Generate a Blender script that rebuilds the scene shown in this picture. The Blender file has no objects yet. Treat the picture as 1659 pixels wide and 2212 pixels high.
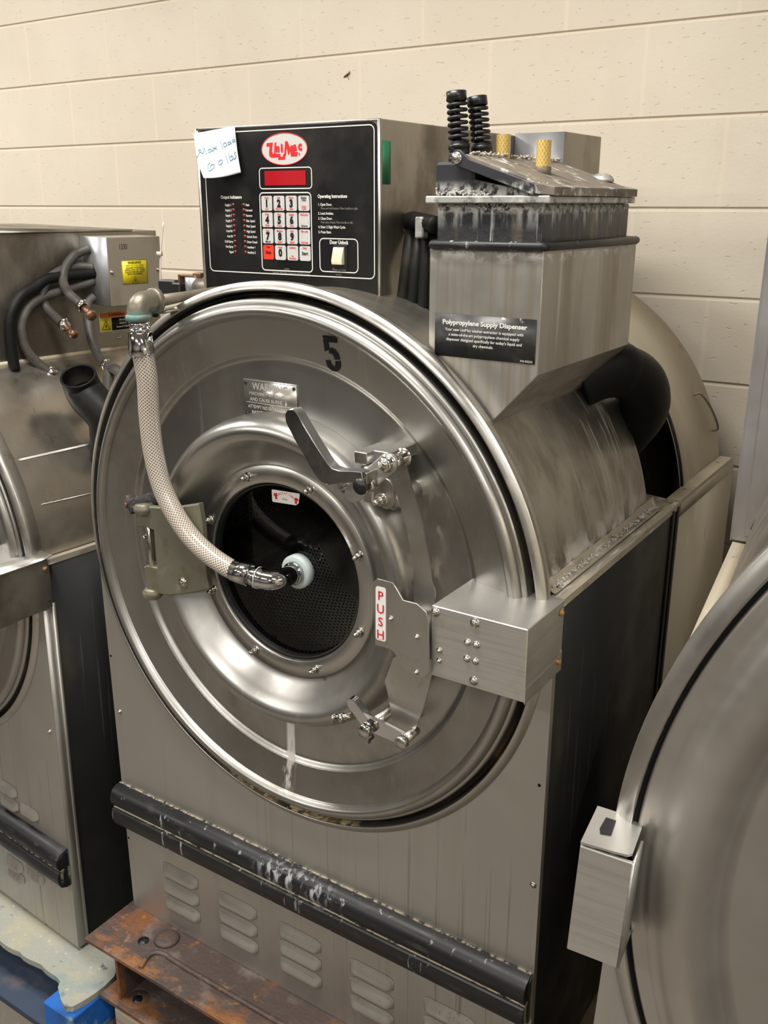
import bpy, bmesh, math, random
from mathutils import Vector, Matrix, noise as mnoise
random.seed(4)
PI = math.pi
sc = bpy.context.scene
COL = sc.collection

# ------------------------------------------------------------------ camera, light, exposure
cam_d = bpy.data.cameras.new('camera'); cam = bpy.data.objects.new('camera', cam_d); COL.objects.link(cam)
cam.location = (1.5025, -1.2025, 1.5796)
_y, _p = -.5831, -.317
_f = Vector((math.sin(_y)*math.cos(_p), math.cos(_y)*math.cos(_p), math.sin(_p)))
cam.rotation_euler = _f.to_track_quat('-Z', 'Y').to_euler()
cam_d.sensor_fit = 'VERTICAL'; cam_d.sensor_height = 36.0; cam_d.lens = 2035.4/2212*36.0
cam_d.clip_start = .02; cam_d.clip_end = 60
sc.camera = cam
w = bpy.data.worlds.new('world'); sc.world = w; w.use_nodes = True
w.node_tree.nodes['Background'].inputs[0].default_value = (.85, .85, .83, 1)
w.node_tree.nodes['Background'].inputs[1].default_value = .15
sc.view_settings.view_transform = 'Standard'; sc.view_settings.look = 'None'
sc.view_settings.gamma = 1; sc.view_settings.use_curve_mapping = False
sc.view_settings.exposure = .0
LAMP_W = 57.0
LIGHTS = [(-2.0, -.25, 0), (-2.0, -2.6, 0), (.4, -.55, 0), (.4, -3.2, 0), (2.9, -1.6, 0), (2.9, -4.2, 0)]
FLOOR = -.30; CEIL = 3.0

# ------------------------------------------------------------------ materials
def _ramp(nt, src, lo, hi, olo=0., ohi=1.):
    n = nt.nodes.new('ShaderNodeMapRange'); n.interpolation_type = 'SMOOTHSTEP'
    n.inputs[1].default_value = lo; n.inputs[2].default_value = hi
    n.inputs[3].default_value = olo; n.inputs[4].default_value = ohi
    nt.links.new(src, n.inputs[0]); return n.outputs[0]
def _math(nt, op, a, b=None):
    n = nt.nodes.new('ShaderNodeMath'); n.operation = op
    for i, v in enumerate((a, b)):
        if v is None: continue
        if isinstance(v, (int, float)): n.inputs[i].default_value = v
        else: nt.links.new(v, n.inputs[i])
    return n.outputs[0]
def mat(name, base, metal=0., rough=.5, layers=(), bump=0., bscale=(40, 40, 40), rvar=.08, rscale=(9, 9, 9), coat=0., spec=.5, bdist=.002):
    """layers: dict(c=colour, s=scale xyz, lo, hi, a=amount, r=roughness, m=metal kept, z=[(axis,a0,a1,b1,b0)])"""
    m = bpy.data.materials.new(name); m.use_nodes = True; nt = m.node_tree
    b = nt.nodes['Principled BSDF']
    tc = nt.nodes.new('ShaderNodeTexCoord').outputs['Object']
    sep = nt.nodes.new('ShaderNodeSeparateXYZ'); nt.links.new(tc, sep.inputs[0])
    def nz(scale, detail=5, w=0):
        mp = nt.nodes.new('ShaderNodeMapping'); mp.inputs['Scale'].default_value = scale
        mp.inputs['Location'].default_value = (w*3.1, w*1.7, w*2.3)
        nt.links.new(tc, mp.inputs[0])
        n = nt.nodes.new('ShaderNodeTexNoise'); n.inputs['Scale'].default_value = 1; n.inputs['Detail'].default_value = detail
        n.inputs['Roughness'].default_value = .6
        nt.links.new(mp.outputs[0], n.inputs['Vector']); return n.outputs['Fac']
    col = nt.nodes.new('ShaderNodeRGB'); col.outputs[0].default_value = (*base, 1); cur = col.outputs[0]
    mcur = metal; rcur = _ramp(nt, nz(rscale), .3, .7, max(.02, rough-rvar), rough+rvar)
    for i, L in enumerate(layers):
        k = _ramp(nt, nz(L.get('s', (5, 5, 5)), L.get('d', 6), i+1), L.get('lo', .5), L.get('hi', .7))
        for ax, a0, a1, b1, b0 in L.get('z', ()):
            s = sep.outputs['XYZ'.index(ax)]
            k = _math(nt, 'MULTIPLY', k, _ramp(nt, s, a0, a1)); k = _math(nt, 'MULTIPLY', k, _ramp(nt, s, b1, b0, 1, 0))
        k = _math(nt, 'MULTIPLY', k, L.get('a', 1.))
        mx = nt.nodes.new('ShaderNodeMix'); mx.data_type = 'RGBA'
        nt.links.new(k, mx.inputs[0]); nt.links.new(cur, mx.inputs[6]); mx.inputs[7].default_value = (*L['c'], 1); cur = mx.outputs[2]
        for key, curname in (('r', 'r'), ('m', 'm')):
            if key in L:
                fm = nt.nodes.new('ShaderNodeMix'); nt.links.new(k, fm.inputs[0]); fm.inputs[3].default_value = L[key]
                prev = rcur if key == 'r' else mcur
                if isinstance(prev, (int, float)): fm.inputs[2].default_value = prev
                else: nt.links.new(prev, fm.inputs[2])
                if key == 'r': rcur = fm.outputs[0]
                else: mcur = fm.outputs[0]
    nt.links.new(cur, b.inputs['Base Color']); nt.links.new(rcur, b.inputs['Roughness'])
    if isinstance(mcur, (int, float)): b.inputs['Metallic'].default_value = mcur
    else: nt.links.new(mcur, b.inputs['Metallic'])
    b.inputs['Specular IOR Level'].default_value = spec
    if coat: b.inputs['Coat Weight'].default_value = coat; b.inputs['Coat Roughness'].default_value = .12
    if bump:
        bn = nt.nodes.new('ShaderNodeBump'); bn.inputs['Strength'].default_value = bump; bn.inputs['Distance'].default_value = bdist
        nt.links.new(nz(bscale, 6, 9), bn.inputs['Height']); nt.links.new(bn.outputs[0], b.inputs['Normal'])
    return m
WH = (.62, .61, .58); DUST = (.42, .37, .29); DARKG = (.05, .045, .035)
GRIME = dict(c=(.17, .15, .12), s=(3, 3, 3), lo=.45, hi=.75, a=.5, r=.5)
M = {}
M['panel'] = mat('brushed_panel_steel', (.455, .442, .412), .78, .42, [
    dict(c=(.36, .335, .30), s=(28, 28, 1.2), lo=.5, hi=.8, a=.45),
    dict(c=(.46, .44, .40), s=(40, 40, 3), lo=.56, hi=.75, a=.30),
    dict(c=(.60, .58, .53), s=(34, 34, 2.2), lo=.58, hi=.72, a=.30, m=.3, z=[('Z', -.1, .0, .14, .2)]),
    dict(c=(.16, .13, .095), s=(170, 170, .8), lo=.60, hi=.66, a=.5, m=.4, z=[('X', .35, .50, .98, 1.02), ('Z', -.1, 0, .42, .60)]),
    dict(c=(.10, .075, .05), s=(95, 95, .9), lo=.63, hi=.68, a=.55, m=.3, z=[('X', .60, .68, .98, 1.02)]),
    dict(c=(.50, .49, .46), s=(6, 6, 4), lo=.6, hi=.75, a=.3)], .06, (300, 300, 14))
M['dish'] = mat('spun_door_steel', (.425, .42, .402), .97, .335, [
    dict(c=(.23, .215, .185), s=(5, 5, 4), lo=.45, hi=.68, a=.65, r=.43),
    dict(c=(.66, .65, .62), s=(60, 60, 3), lo=.60, hi=.75, a=.3, r=.5),
    dict(c=(.30, .20, .10), s=(9, 9, 9), lo=.66, hi=.8, a=.5),
    dict(c=(.78, .76, .72), s=(75, 75, 3.5), lo=.44, hi=.58, a=.85, m=.1, r=.7, z=[('X', .475, .482, .50, .512), ('Z', .50, .53, .655, .675)]),
    dict(c=(.32, .27, .17), s=(25, 25, 12), lo=.45, hi=.62, a=.7, m=.3, r=.6, z=[('X', .73, .76, .80, .83), ('Z', .96, 1.0, 1.13, 1.17)])],
    .04, (7, 7, 7), .05, (4, 4, 4))
M['dish_hazy'] = mat('hazy_door_steel', (.48, .46, .425), .88, .42, [dict(c=(.40, .375, .34), s=(4, 4, 3), lo=.42, hi=.66, a=.6), dict(c=(.66, .64, .60), s=(5, 5, 3), lo=.55, hi=.72, a=.5), dict(c=(.8, .79, .76), s=(40, 40, 40), lo=.70, hi=.74, a=.7)], .06, (14, 14, 14))
M['ring'] = mat('flange_steel', (.48, .468, .44), .95, .33, [
    dict(c=(.26, .22, .17), s=(30, 30, 30), lo=.55, hi=.75, a=.5, r=.5),
    dict(c=(.70, .67, .62), s=(16, 16, 16), lo=.6, hi=.75, a=.4)])
M['gasket'] = mat('rubber_gasket', (.022, .02, .018), 0, .6, [
    dict(c=(.20, .12, .05), s=(9, 9, 9), lo=.5, hi=.66, a=.8),
    dict(c=(.55, .45, .25), s=(40, 40, 40), lo=.45, hi=.62, a=.8, z=[('Z', .3, .4, .47, .53), ('X', .25, .38, .6, .7)])], .3)
M['tub'] = mat('tub_steel', (.38, .36, .325), .88, .36, [
    dict(c=(.17, .15, .115), s=(8, 14, 8), lo=.40, hi=.68, a=.7, r=.45),
    dict(c=WH, s=(5, 60, 5), lo=.50, hi=.66, a=.75, m=.1, r=.8, z=[('Y', .30, .36, .44, .50)]),
    dict(c=WH, s=(22, 22, 22), lo=.40, hi=.6, a=.8, m=.1, r=.8, z=[('Z', .96, 1.0, 1.03, 1.09)]),
    dict(c=(.52, .50, .46), s=(4, 80, 4), lo=.56, hi=.72, a=.5)], .08, (20, 20, 20))
M['tub_clean'] = mat('tub_steel_dusty', (.50, .46, .40), .9, .33, [
    dict(c=(.26, .235, .19), s=(5, 12, 5), lo=.48, hi=.74, a=.6, r=.45),
    dict(c=(.13, .12, .11), s=(9, 9, 9), lo=.5, hi=.68, a=.8, z=[('X', .70, .76, .9, .98), ('Y', .08, .16, .4, .5), ('Z', 1.2, 1.24, 1.4, 1.5)])], .06, (12, 12, 12))
M['box'] = mat('latch_box_steel', (.55, .545, .52), .78, .34, [
    dict(c=(.42, .40, .37), s=(6, 6, 180), lo=.45, hi=.65, a=.5),
    dict(c=(.40, .32, .2), s=(20, 20, 20), lo=.62, hi=.75, a=.4)], .10, (10, 10, 420))
M['cab'] = mat('cabinet_steel', (.38, .355, .31), .88, .38, [
    dict(c=(.13, .11, .085), s=(6, 6, 3.5), lo=.42, hi=.64, a=.8, r=.45),
    dict(c=(.50, .44, .34), s=(5, 5, 5), lo=.55, hi=.75, a=.5, m=.4)], .03)
M['steelblue'] = mat('cool_cabinet_steel', (.40, .395, .40), .85, .42, [dict(c=(.30, .28, .27), s=(10, 10, 2), lo=.45, hi=.7, a=.5)])
M['greybox'] = mat('zinc_box_sheet', (.36, .37, .39), .6, .42, [dict(c=(.24, .24, .26), s=(9, 9, 9), lo=.5, hi=.7, a=.5)])
M['beigebox'] = mat('dusty_box_sheet', (.36, .33, .27), .45, .5, [dict(c=(.22, .18, .12), s=(12, 12, 6), lo=.5, hi=.72, a=.6)])
M['black_side'] = mat('black_side_sheet', (.010, .0102, .0102), 0, .5, [  # near-black base with paler vertical streaks
    dict(c=(.10, .095, .09), s=(60, 60, 1.6), lo=.60, hi=.78, a=.6, r=.6),
    dict(c=(.035, .03, .022), s=(6, 6, 3), lo=.5, hi=.75, a=.5)], .03, spec=.14)
M['beige'] = mat('beige_sheet_paint', (.40, .36, .275), .1, .5, [
    dict(c=(.28, .235, .16), s=(6, 6, 3), lo=.48, hi=.72, a=.6),
    dict(c=(.16, .10, .05), s=(30, 30, 8), lo=.64, hi=.74, a=.7),
    dict(c=(.58, .55, .47), s=(14, 14, 4), lo=.62, hi=.75, a=.5)], .05)
M['ledge'] = mat('dusty_ledge', (.42, .38, .31), .35, .6, [
    dict(c=WH, s=(50, 12, 50), lo=.52, hi=.65, a=.9, m=0),
    dict(c=(.16, .12, .08), s=(40, 10, 40), lo=.55, hi=.7, a=.7)], .3, (60, 60, 60))
M['rubber'] = mat('black_bumper_rubber', (.008, .0085, .0105), 0, .42, [
    dict(c=(.16, .15, .135), s=(14, 14, 60), lo=.56, hi=.75, a=.3, r=.7),
    dict(c=(.42, .37, .28), s=(110, 110, 500), lo=.42, hi=.56, a=.8, r=.8, z=[('Y', -.0055, -.003, .002, .004)]),
    dict(c=(.62, .55, .42), s=(70, 70, 500), lo=.36, hi=.5, a=.9, r=.8, z=[('Y', -.0262, -.0248, .002, .004), ('Z', .20, .22, .29, .2915)]),
    dict(c=(.45, .46, .48), s=(80, 80, 5), lo=.50, hi=.62, a=.75, r=.8, z=[('X', .40, .47, .57, .62), ('Z', .28, .30, .33, .34)]),
    dict(c=(.40, .41, .43), s=(70, 70, 4), lo=.62, hi=.68, a=.7, r=.8)], .05)
M['rubber_plain'] = mat('black_bumper_rubber_worn', (.009, .0095, .0115), 0, .42, [
    dict(c=(.16, .15, .135), s=(14, 14, 60), lo=.54, hi=.75, a=.4, r=.7),
    dict(c=(.42, .37, .28), s=(110, 110, 500), lo=.44, hi=.58, a=.8, r=.8, z=[('Y', -.0262, -.0248, .002, .004), ('Z', .20, .22, .243, .2445)])], .05)
M['plastic'] = mat('black_tray_plastic', (.022, .023, .026), 0, .45, [
    dict(c=(.13, .11, .07), s=(28, 28, 1.5), lo=.5, hi=.66, a=.7, z=[('Y', .03, .05, .5, .6)]),
    dict(c=(.45, .46, .47), s=(75, 75, 5), lo=.60, hi=.68, a=.8, r=.9),
    dict(c=(.5, .51, .52), s=(60, 60, 9), lo=.50, hi=.62, a=.8, r=.9, z=[('Z', 1.540, 1.568, 1.60, 1.604)]),
    dict(c=(.55, .54, .51), s=(90, 90, 110), lo=.42, hi=.54, a=.95, r=.9, z=[('Z', 1.562, 1.573, 1.60, 1.604)])], .5, (90, 90, 90))
M['lid'] = mat('lid_dusty_plastic', (.17, .145, .115), .1, .6, [
    dict(c=(.055, .05, .045), s=(20, 20, 20), lo=.5, hi=.64, a=.7),
    dict(c=WH, s=(45, 45, 45), lo=.56, hi=.66, a=.8),
    dict(c=(.50, .47, .41), s=(9, 9, 9), lo=.5, hi=.7, a=.4)], .4, (70, 70, 70))
M['lidblack'] = mat('lid_black_plastic', (.024, .025, .03), 0, .42, [
    dict(c=(.55, .54, .51), s=(80, 80, 60), lo=.42, hi=.56, a=.95, r=.9, z=[('Z', 1.57, 1.585, 1.592, 1.612)]),
    dict(c=WH, s=(50, 50, 50), lo=.66, hi=.74, a=.8, r=.9)], .1)
M['deposit'] = mat('white_scale_deposit', (.52, .51, .48), 0, .9, [dict(c=(.25, .23, .20), s=(120, 120, 120), lo=.45, hi=.65, a=.7)], .5, (300, 300, 300))
M['lint'] = mat('dusty_lint', (.46, .42, .34), 0, .95, [dict(c=(.22, .19, .15), s=(120, 120, 120), lo=.45, hi=.65, a=.7)])
M['rim'] = mat('dispenser_rim', (.40, .40, .38), .5, .5, [dict(c=(.10, .10, .10), s=(60, 60, 60), lo=.5, hi=.62, a=.7), dict(c=(.75, .74, .70), s=(30, 30, 30), lo=.5, hi=.65, a=.7)], .2)
M['disp'] = mat('dispenser_steel', (.405, .39, .36), .80, .44, [
    dict(c=(.27, .235, .18), s=(34, 9, 1.1), lo=.42, hi=.66, a=.8, r=.5),
    dict(c=(.60, .58, .53), s=(34, 34, 1.2), lo=.60, hi=.68, a=.45, m=.3, r=.6),
    dict(c=WH, s=(40, 40, 40), lo=.46, hi=.6, a=.8, m=.1, r=.8, z=[('Z', 1.495, 1.51, 1.53, 1.54)])], .04)
M['blackrub'] = mat('black_hose_rubber', (.007, .007, .007), 0, .52, [
    dict(c=(.045, .04, .03), s=(7, 7, 7), lo=.5, hi=.72, a=.6, r=.7), dict(c=(.3, .28, .25), s=(60, 60, 60), lo=.70, hi=.76, a=.6)], .15, spec=.22)
M['greyhose'] = mat('grey_rubber_hose', (.050, .046, .042), 0, .55, [
    dict(c=(.12, .11, .10), s=(12, 12, 12), lo=.45, hi=.65, a=.7), dict(c=(.05, .045, .04), s=(30, 30, 30), lo=.6, hi=.72, a=.7)], .2)
M['chrome'] = mat('chrome', (.62, .62, .63), 1, .10, [dict(c=(.45, .44, .42), s=(30, 30, 30), lo=.55, hi=.75, a=.5, r=.3)], rvar=.04)
M['handle'] = mat('polished_handle_steel', (.60, .60, .62), 1, .16, [dict(c=(.38, .37, .37), s=(20, 20, 20), lo=.5, hi=.75, a=.5, r=.35)], .03)
M['bolt'] = mat('bolt_steel', (.58, .56, .52), 1, .22, [dict(c=(.35, .30, .22), s=(90, 90, 90), lo=.5, hi=.7, a=.5)])
M['rustbolt'] = mat('rusty_bolt', (.36, .20, .08), .4, .6, [dict(c=(.65, .45, .2), s=(200, 200, 200), lo=.5, hi=.6, a=.8)])
M['hinge'] = mat('olive_hinge_casting', (.20, .195, .145), .45, .48, [
    dict(c=(.12, .10, .05), s=(14, 14, 14), lo=.5, hi=.7, a=.7), dict(c=(.36, .35, .28), s=(20, 20, 20), lo=.55, hi=.7, a=.5)], .35, (90, 90, 90))
M['patina'] = mat('patina_brass', (.19, .175, .135), .55, .42, [
    dict(c=(.11, .26, .25), s=(28, 28, 28), lo=.38, hi=.58, a=.85, m=.1, r=.8, z=[('Z', 1.30, 1.35, 1.398, 1.414)]), dict(c=(.10, .08, .05), s=(16, 16, 16), lo=.55, hi=.7, a=.6)], .3, (60, 60, 60))
M['dirtypipe'] = mat('dirty_pipe', (.20, .17, .13), .4, .55, [dict(c=(.12, .09, .06), s=(20, 20, 20), lo=.5, hi=.68, a=.8)], .2)
M['copper'] = mat('tarnished_copper', (.26, .14, .085), .8, .42, [dict(c=(.06, .045, .035), s=(50, 50, 50), lo=.5, hi=.65, a=.8), dict(c=(.6, .5, .35), s=(90, 90, 90), lo=.62, hi=.7, a=.8)])
M['crust'] = mat('crusty_black_rubber', (.03, .025, .028), 0, .7, [dict(c=(.12, .10, .09), s=(90, 90, 90), lo=.5, hi=.62, a=.8)], 1.0, (160, 160, 160), bdist=.006)
M['black'] = mat('black_plastic', (.012, .012, .013), 0, .35)
M['overlay'] = mat('black_overlay', (.0075, .0075, .0075), 0, .36, [
    dict(c=(.03, .028, .025), s=(12, 12, 12), lo=.45, hi=.8, a=.7), dict(c=(.35, .34, .31), s=(420, 420, 420), lo=.69, hi=.74, a=.6)], .03, (500, 500, 500), spec=.3)
M['white_ink'] = mat('white_ink', (.70, .69, .66), 0, .5, spec=.15)
M['grey_ink'] = mat('grey_ink', (.22, .21, .20), 0, .5, spec=.15)
M['black_ink'] = mat('black_ink', (.012, .012, .013), 0, .5, spec=.15)
M['red_ink'] = mat('red_ink', (.62, .025, .03), 0, .45, spec=.15)
M['key_red'] = mat('red_key', (.80, .04, .02), 0, .4)
M['key'] = mat('grey_key', (.50, .50, .49), 0, .4, [dict(c=(.36, .36, .36), s=(120, 120, 120), lo=.5, hi=.7, a=.4)])
M['logo_bg'] = mat('logo_field', (.50, .50, .48), 0, .4)
M['display'] = mat('red_display_window', (.36, .006, .012), 0, .3, coat=.3)
M['led'] = mat('dark_red_led', (.16, .010, .012), 0, .3)
M['cream'] = mat('cream_switch', (.70, .66, .46), 0, .35)
M['paper'] = mat('white_paper', (.66, .66, .71), 0, .6)
M['pen'] = mat('teal_pen', (.08, .30, .38), 0, .6)
M['green'] = mat('green_tape', (.01, .16, .07), 0, .45)
M['sticker'] = mat('white_sticker', (.80, .80, .78), 0, .4)
M['yellow'] = mat('yellow_sticker', (.80, .68, .02), 0, .45)
M['orange'] = mat('orange_sticker', (.78, .16, .01), 0, .45)
M['plate_tag'] = mat('etched_plate', (.36, .345, .315), .85, .36)
M['etch'] = mat('etched_letters', (.60, .585, .55), .4, .5)
M['scuffed'] = mat('scuffed_black_label', (.018, .018, .02), 0, .42, [
    dict(c=(.5, .49, .47), s=(70, 70, 70), lo=.62, hi=.70, a=.7), dict(c=(.10, .10, .10), s=(20, 20, 20), lo=.5, hi=.7, a=.6)])
M['amber'] = None
M['rust'] = mat('rusted_steel', (.085, .062, .055), .25, .6, [
    dict(c=(.26, .10, .03), s=(9, 9, 9), lo=.50, hi=.66, a=.75), dict(c=(.20, .17, .16), s=(14, 14, 14), lo=.54, hi=.7, a=.7),
    dict(c=(.30, .17, .13), s=(22, 22, 22), lo=.60, hi=.7, a=.7), dict(c=(.42, .17, .03), s=(45, 45, 45), lo=.62, hi=.72, a=.7), dict(c=(.30, .13, .04), s=(16, 30, 30), lo=.48, hi=.60, a=.7, z=[('Y', -.3, -.29, -.115, -.085)])], .8, (55, 55, 55), bdist=.004)
M['board'] = mat('worn_painted_board', (.33, .34, .30), 0, .75, [
    dict(c=(.40, .38, .28), s=(9, 9, 9), lo=.45, hi=.6, a=.7), dict(c=(.20, .30, .33), s=(7, 7, 7), lo=.54, hi=.68, a=.7),
    dict(c=(.045, .06, .16), s=(8, 8, 8), lo=.60, hi=.68, a=.85), dict(c=(.60, .57, .42), s=(70, 70, 70), lo=.62, hi=.7, a=.8),
    dict(c=(.08, .06, .09), s=(30, 30, 30), lo=.66, hi=.72, a=.8)], .6, (80, 80, 80), bdist=.003)
M['blue'] = mat('blue_pallet_paint', (.008, .13, .52), 0, .5, [dict(c=(.22, .38, .38), s=(14, 14, 14), lo=.58, hi=.66, a=.9), dict(c=(.01, .05, .16), s=(7, 7, 7), lo=.5, hi=.7, a=.6)], .3)
M['bluedark'] = mat('dark_blue_board', (.035, .055, .095), 0, .7, [dict(c=(.13, .10, .10), s=(8, 8, 8), lo=.5, hi=.68, a=.7), dict(c=(.01, .12, .20), s=(8, 8, 8), lo=.58, hi=.7, a=.8)], .4)
M['wood'] = mat('grey_pallet_wood', (.42, .37, .28), 0, .75, [dict(c=(.26, .21, .15), s=(4, 60, 60), lo=.45, hi=.65, a=.7)], .4, (6, 120, 120))
M['floor'] = mat('sealed_concrete', (.21, .185, .155), 0, .45, [dict(c=(.15, .125, .10), s=(3, 3, 3), lo=.45, hi=.7, a=.6), dict(c=(.30, .27, .23), s=(60, 60, 60), lo=.6, hi=.7, a=.4)], .1)
M['ceiling'] = mat('ceiling_paint', (.60, .59, .57), 0, .8)
M['roomwall'] = mat('room_paint', (.50, .485, .45), 0, .8)
M['lampbody'] = mat('white_lamp_body', (.8, .8, .78), 0, .4)
M['green_brass'] = mat('green_valve_paint', (.04, .14, .10), .2, .5, [dict(c=(.03, .03, .03), s=(50, 50, 50), lo=.5, hi=.65, a=.7)])
M['tie'] = mat('clear_plastic_tie', (.62, .58, .50), 0, .35)
M['darkvoid'] = mat('interior_shade_fill', (.02, .018, .015), .2, .6, [dict(c=(.08, .065, .05), s=(9, 9, 9), lo=.5, hi=.7, a=.8)])  # near-black colour stands in for the shade inside the drive space

def glass(name, tint, rough=.02):
    m = bpy.data.materials.new(name); m.use_nodes = True; nt = m.node_tree; nt.nodes.remove(nt.nodes['Principled BSDF'])
    out = nt.nodes['Material Output']; tr = nt.nodes.new('ShaderNodeBsdfTransparent'); tr.inputs[0].default_value = (*tint, 1)
    gl = nt.nodes.new('ShaderNodeBsdfGlossy'); gl.inputs['Roughness'].default_value = rough; gl.inputs['Color'].default_value = (.9, .9, .9, 1)
    fr = nt.nodes.new('ShaderNodeFresnel'); fr.inputs[0].default_value = 1.3; mx = nt.nodes.new('ShaderNodeMixShader')
    nt.links.new(fr.outputs[0], mx.inputs[0]); nt.links.new(tr.outputs[0], mx.inputs[1]); nt.links.new(gl.outputs[0], mx.inputs[2]); nt.links.new(mx.outputs[0], out.inputs[0]); return m
M['glass'] = glass('smoky_door_glass', (.80, .83, .83), .03)
M['washer_ring'] = mat('pale_plastic_washer', (.42, .50, .49), 0, .35)

def braid(name, base, line, nu, nv, th, trans=0.):
    m = bpy.data.materials.new(name); m.use_nodes = True; nt = m.node_tree; b = nt.nodes['Principled BSDF']
    uv = nt.nodes.new('ShaderNodeTexCoord').outputs['UV']; s = nt.nodes.new('ShaderNodeSeparateXYZ'); nt.links.new(uv, s.inputs[0])
    u = _math(nt, 'MULTIPLY', s.outputs[0], float(nu)); v = _math(nt, 'MULTIPLY', s.outputs[1], float(nv))
    def ln(a):
        f = _math(nt, 'FRACT', a); d = _math(nt, 'ABSOLUTE', _math(nt, 'SUBTRACT', f, .5)); return _ramp(nt, d, th, th+.10)
    k = _math(nt, 'MAXIMUM', ln(_math(nt, 'ADD', u, v)), ln(_math(nt, 'SUBTRACT', _math(nt, 'ADD', u, 50.), v)))
    mx = nt.nodes.new('ShaderNodeMix'); mx.data_type = 'RGBA'; nt.links.new(k, mx.inputs[0])
    mx.inputs[6].default_value = (*base, 1); mx.inputs[7].default_value = (*line, 1)
    nt.links.new(mx.outputs[2], b.inputs['Base Color']); b.inputs['Roughness'].default_value = .28
    b.inputs['Coat Weight'].default_value = .5; b.inputs['Coat Roughness'].default_value = .15
    b.inputs['Transmission Weight'].default_value = trans
    bn = nt.nodes.new('ShaderNodeBump'); bn.inputs['Strength'].default_value = .3; bn.inputs['Distance'].default_value = .001
    nt.links.new(k, bn.inputs['Height']); nt.links.new(bn.outputs[0], b.inputs['Normal'])
    return m
M['braid'] = braid('braided_clear_hose', (.17, .13, .105), (.62, .575, .50), 17, 165, .28)
M['amber'] = braid('amber_braided_tube', (.52, .33, .07), (.70, .56, .22), 12, 120, .34)

def perforated():
    m = mat('perforated_drum_steel', (.30, .31, .31), .8, .35); nt = m.node_tree; b = nt.nodes['Principled BSDF']
    uv = nt.nodes.new('ShaderNodeTexCoord').outputs['UV']
    s = nt.nodes.new('ShaderNodeSeparateXYZ'); nt.links.new(uv, s.inputs[0])
    P_ = .0105
    r = _math(nt, 'DIVIDE', s.outputs[1], P_*.866); row = _math(nt, 'FLOOR', r)
    half = _math(nt, 'MULTIPLY', _math(nt, 'FLOORED_MODULO', row, 2.), .5)
    cu = _math(nt, 'SUBTRACT', _math(nt, 'FRACT', _math(nt, 'ADD', _math(nt, 'DIVIDE', s.outputs[0], P_), half)), .5)
    cv = _math(nt, 'MULTIPLY', _math(nt, 'SUBTRACT', _math(nt, 'FRACT', r), .5), .866)
    d = _math(nt, 'SQRT', _math(nt, 'ADD', _math(nt, 'MULTIPLY', cu, cu), _math(nt, 'MULTIPLY', cv, cv)))
    k = _ramp(nt, d, .26, .33)
    mx = nt.nodes.new('ShaderNodeMix'); mx.data_type = 'RGBA'; nt.links.new(k, mx.inputs[0]); mx.inputs[6].default_value = (.002, .002, .002, 1); mx.inputs[7].default_value = (.45, .46, .46, 1)
    nt.links.new(mx.outputs[2], b.inputs['Base Color'])
    bn = nt.nodes.new('ShaderNodeBump'); bn.inputs['Strength'].default_value = .8; bn.inputs['Distance'].default_value = .002
    nt.links.new(_ramp(nt, d, .25, .42), bn.inputs['Height']); nt.links.new(bn.outputs[0], b.inputs['Normal'])
    return m
M['perf'] = perforated()

def blockwall():
    m = mat('painted_concrete_block', (.69, .625, .515), 0, .55, [
        dict(c=(.79, .73, .62), s=(1.2, 1.2, 1.2), lo=.4, hi=.7, a=.6), dict(c=(.64, .565, .45), s=(6, 6, 3), lo=.55, hi=.75, a=.35),
        dict(c=(.42, .34, .24), s=(60, 60, 60), lo=.74, hi=.78, a=.5)], spec=.35)
    nt = m.node_tree; b = nt.nodes['Principled BSDF']
    tc = nt.nodes.new('ShaderNodeTexCoord').outputs['Object']; s = nt.nodes.new('ShaderNodeSeparateXYZ'); nt.links.new(tc, s.inputs[0])
    row = _math(nt, 'FLOOR', _math(nt, 'DIVIDE', _math(nt, 'SUBTRACT', s.outputs[2], 1.5653-.2032*40), .2032))
    sh = _math(nt, 'MULTIPLY', _math(nt, 'FLOORED_MODULO', row, 2.), .2032)
    f = _math(nt, 'FRACT', _math(nt, 'DIVIDE', _math(nt, 'SUBTRACT', _math(nt, 'SUBTRACT', s.outputs[0], sh), -1.559-.4064*30), .4064))
    d = _math(nt, 'ABSOLUTE', _math(nt, 'SUBTRACT', f, .5))
    k = _ramp(nt, d, .482, .492)
    src = b.inputs['Base Color'].links[0].from_socket
    mx = nt.nodes.new('ShaderNodeMix'); mx.data_type = 'RGBA'; nt.links.new(_math(nt, 'MULTIPLY', k, .55), mx.inputs[0]); nt.links.new(src, mx.inputs[6]); mx.inputs[7].default_value = (.78, .70, .56, 1)
    nt.links.new(mx.outputs[2], b.inputs['Base Color'])
    n1 = nt.nodes.new('ShaderNodeTexNoise'); n1.inputs['Scale'].default_value = 130; n1.inputs['Detail'].default_value = 4; nt.links.new(tc, n1.inputs['Vector'])
    mp = nt.nodes.new('ShaderNodeMapping'); mp.inputs['Scale'].default_value = (1, 1, 2.2); nt.links.new(tc, mp.inputs[0])
    n2 = nt.nodes.new('ShaderNodeTexNoise'); n2.inputs['Scale'].default_value = 55; n2.inputs['Detail'].default_value = 3; nt.links.new(mp.outputs[0], n2.inputs['Vector'])
    pits = _ramp(nt, n2.outputs['Fac'], .66, .74, 0, -1.6)
    h = _math(nt, 'ADD', _math(nt, 'MULTIPLY', n1.outputs['Fac'], .55), pits); h = _math(nt, 'SUBTRACT', h, _math(nt, 'MULTIPLY', k, .35))
    bn = nt.nodes.new('ShaderNodeBump'); bn.inputs['Strength'].default_value = .55; bn.inputs['Distance'].default_value = .0016
    nt.links.new(h, bn.inputs['Height']); nt.links.new(bn.outputs[0], b.inputs['Normal'])
    return m
M['block'] = blockwall()

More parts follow.
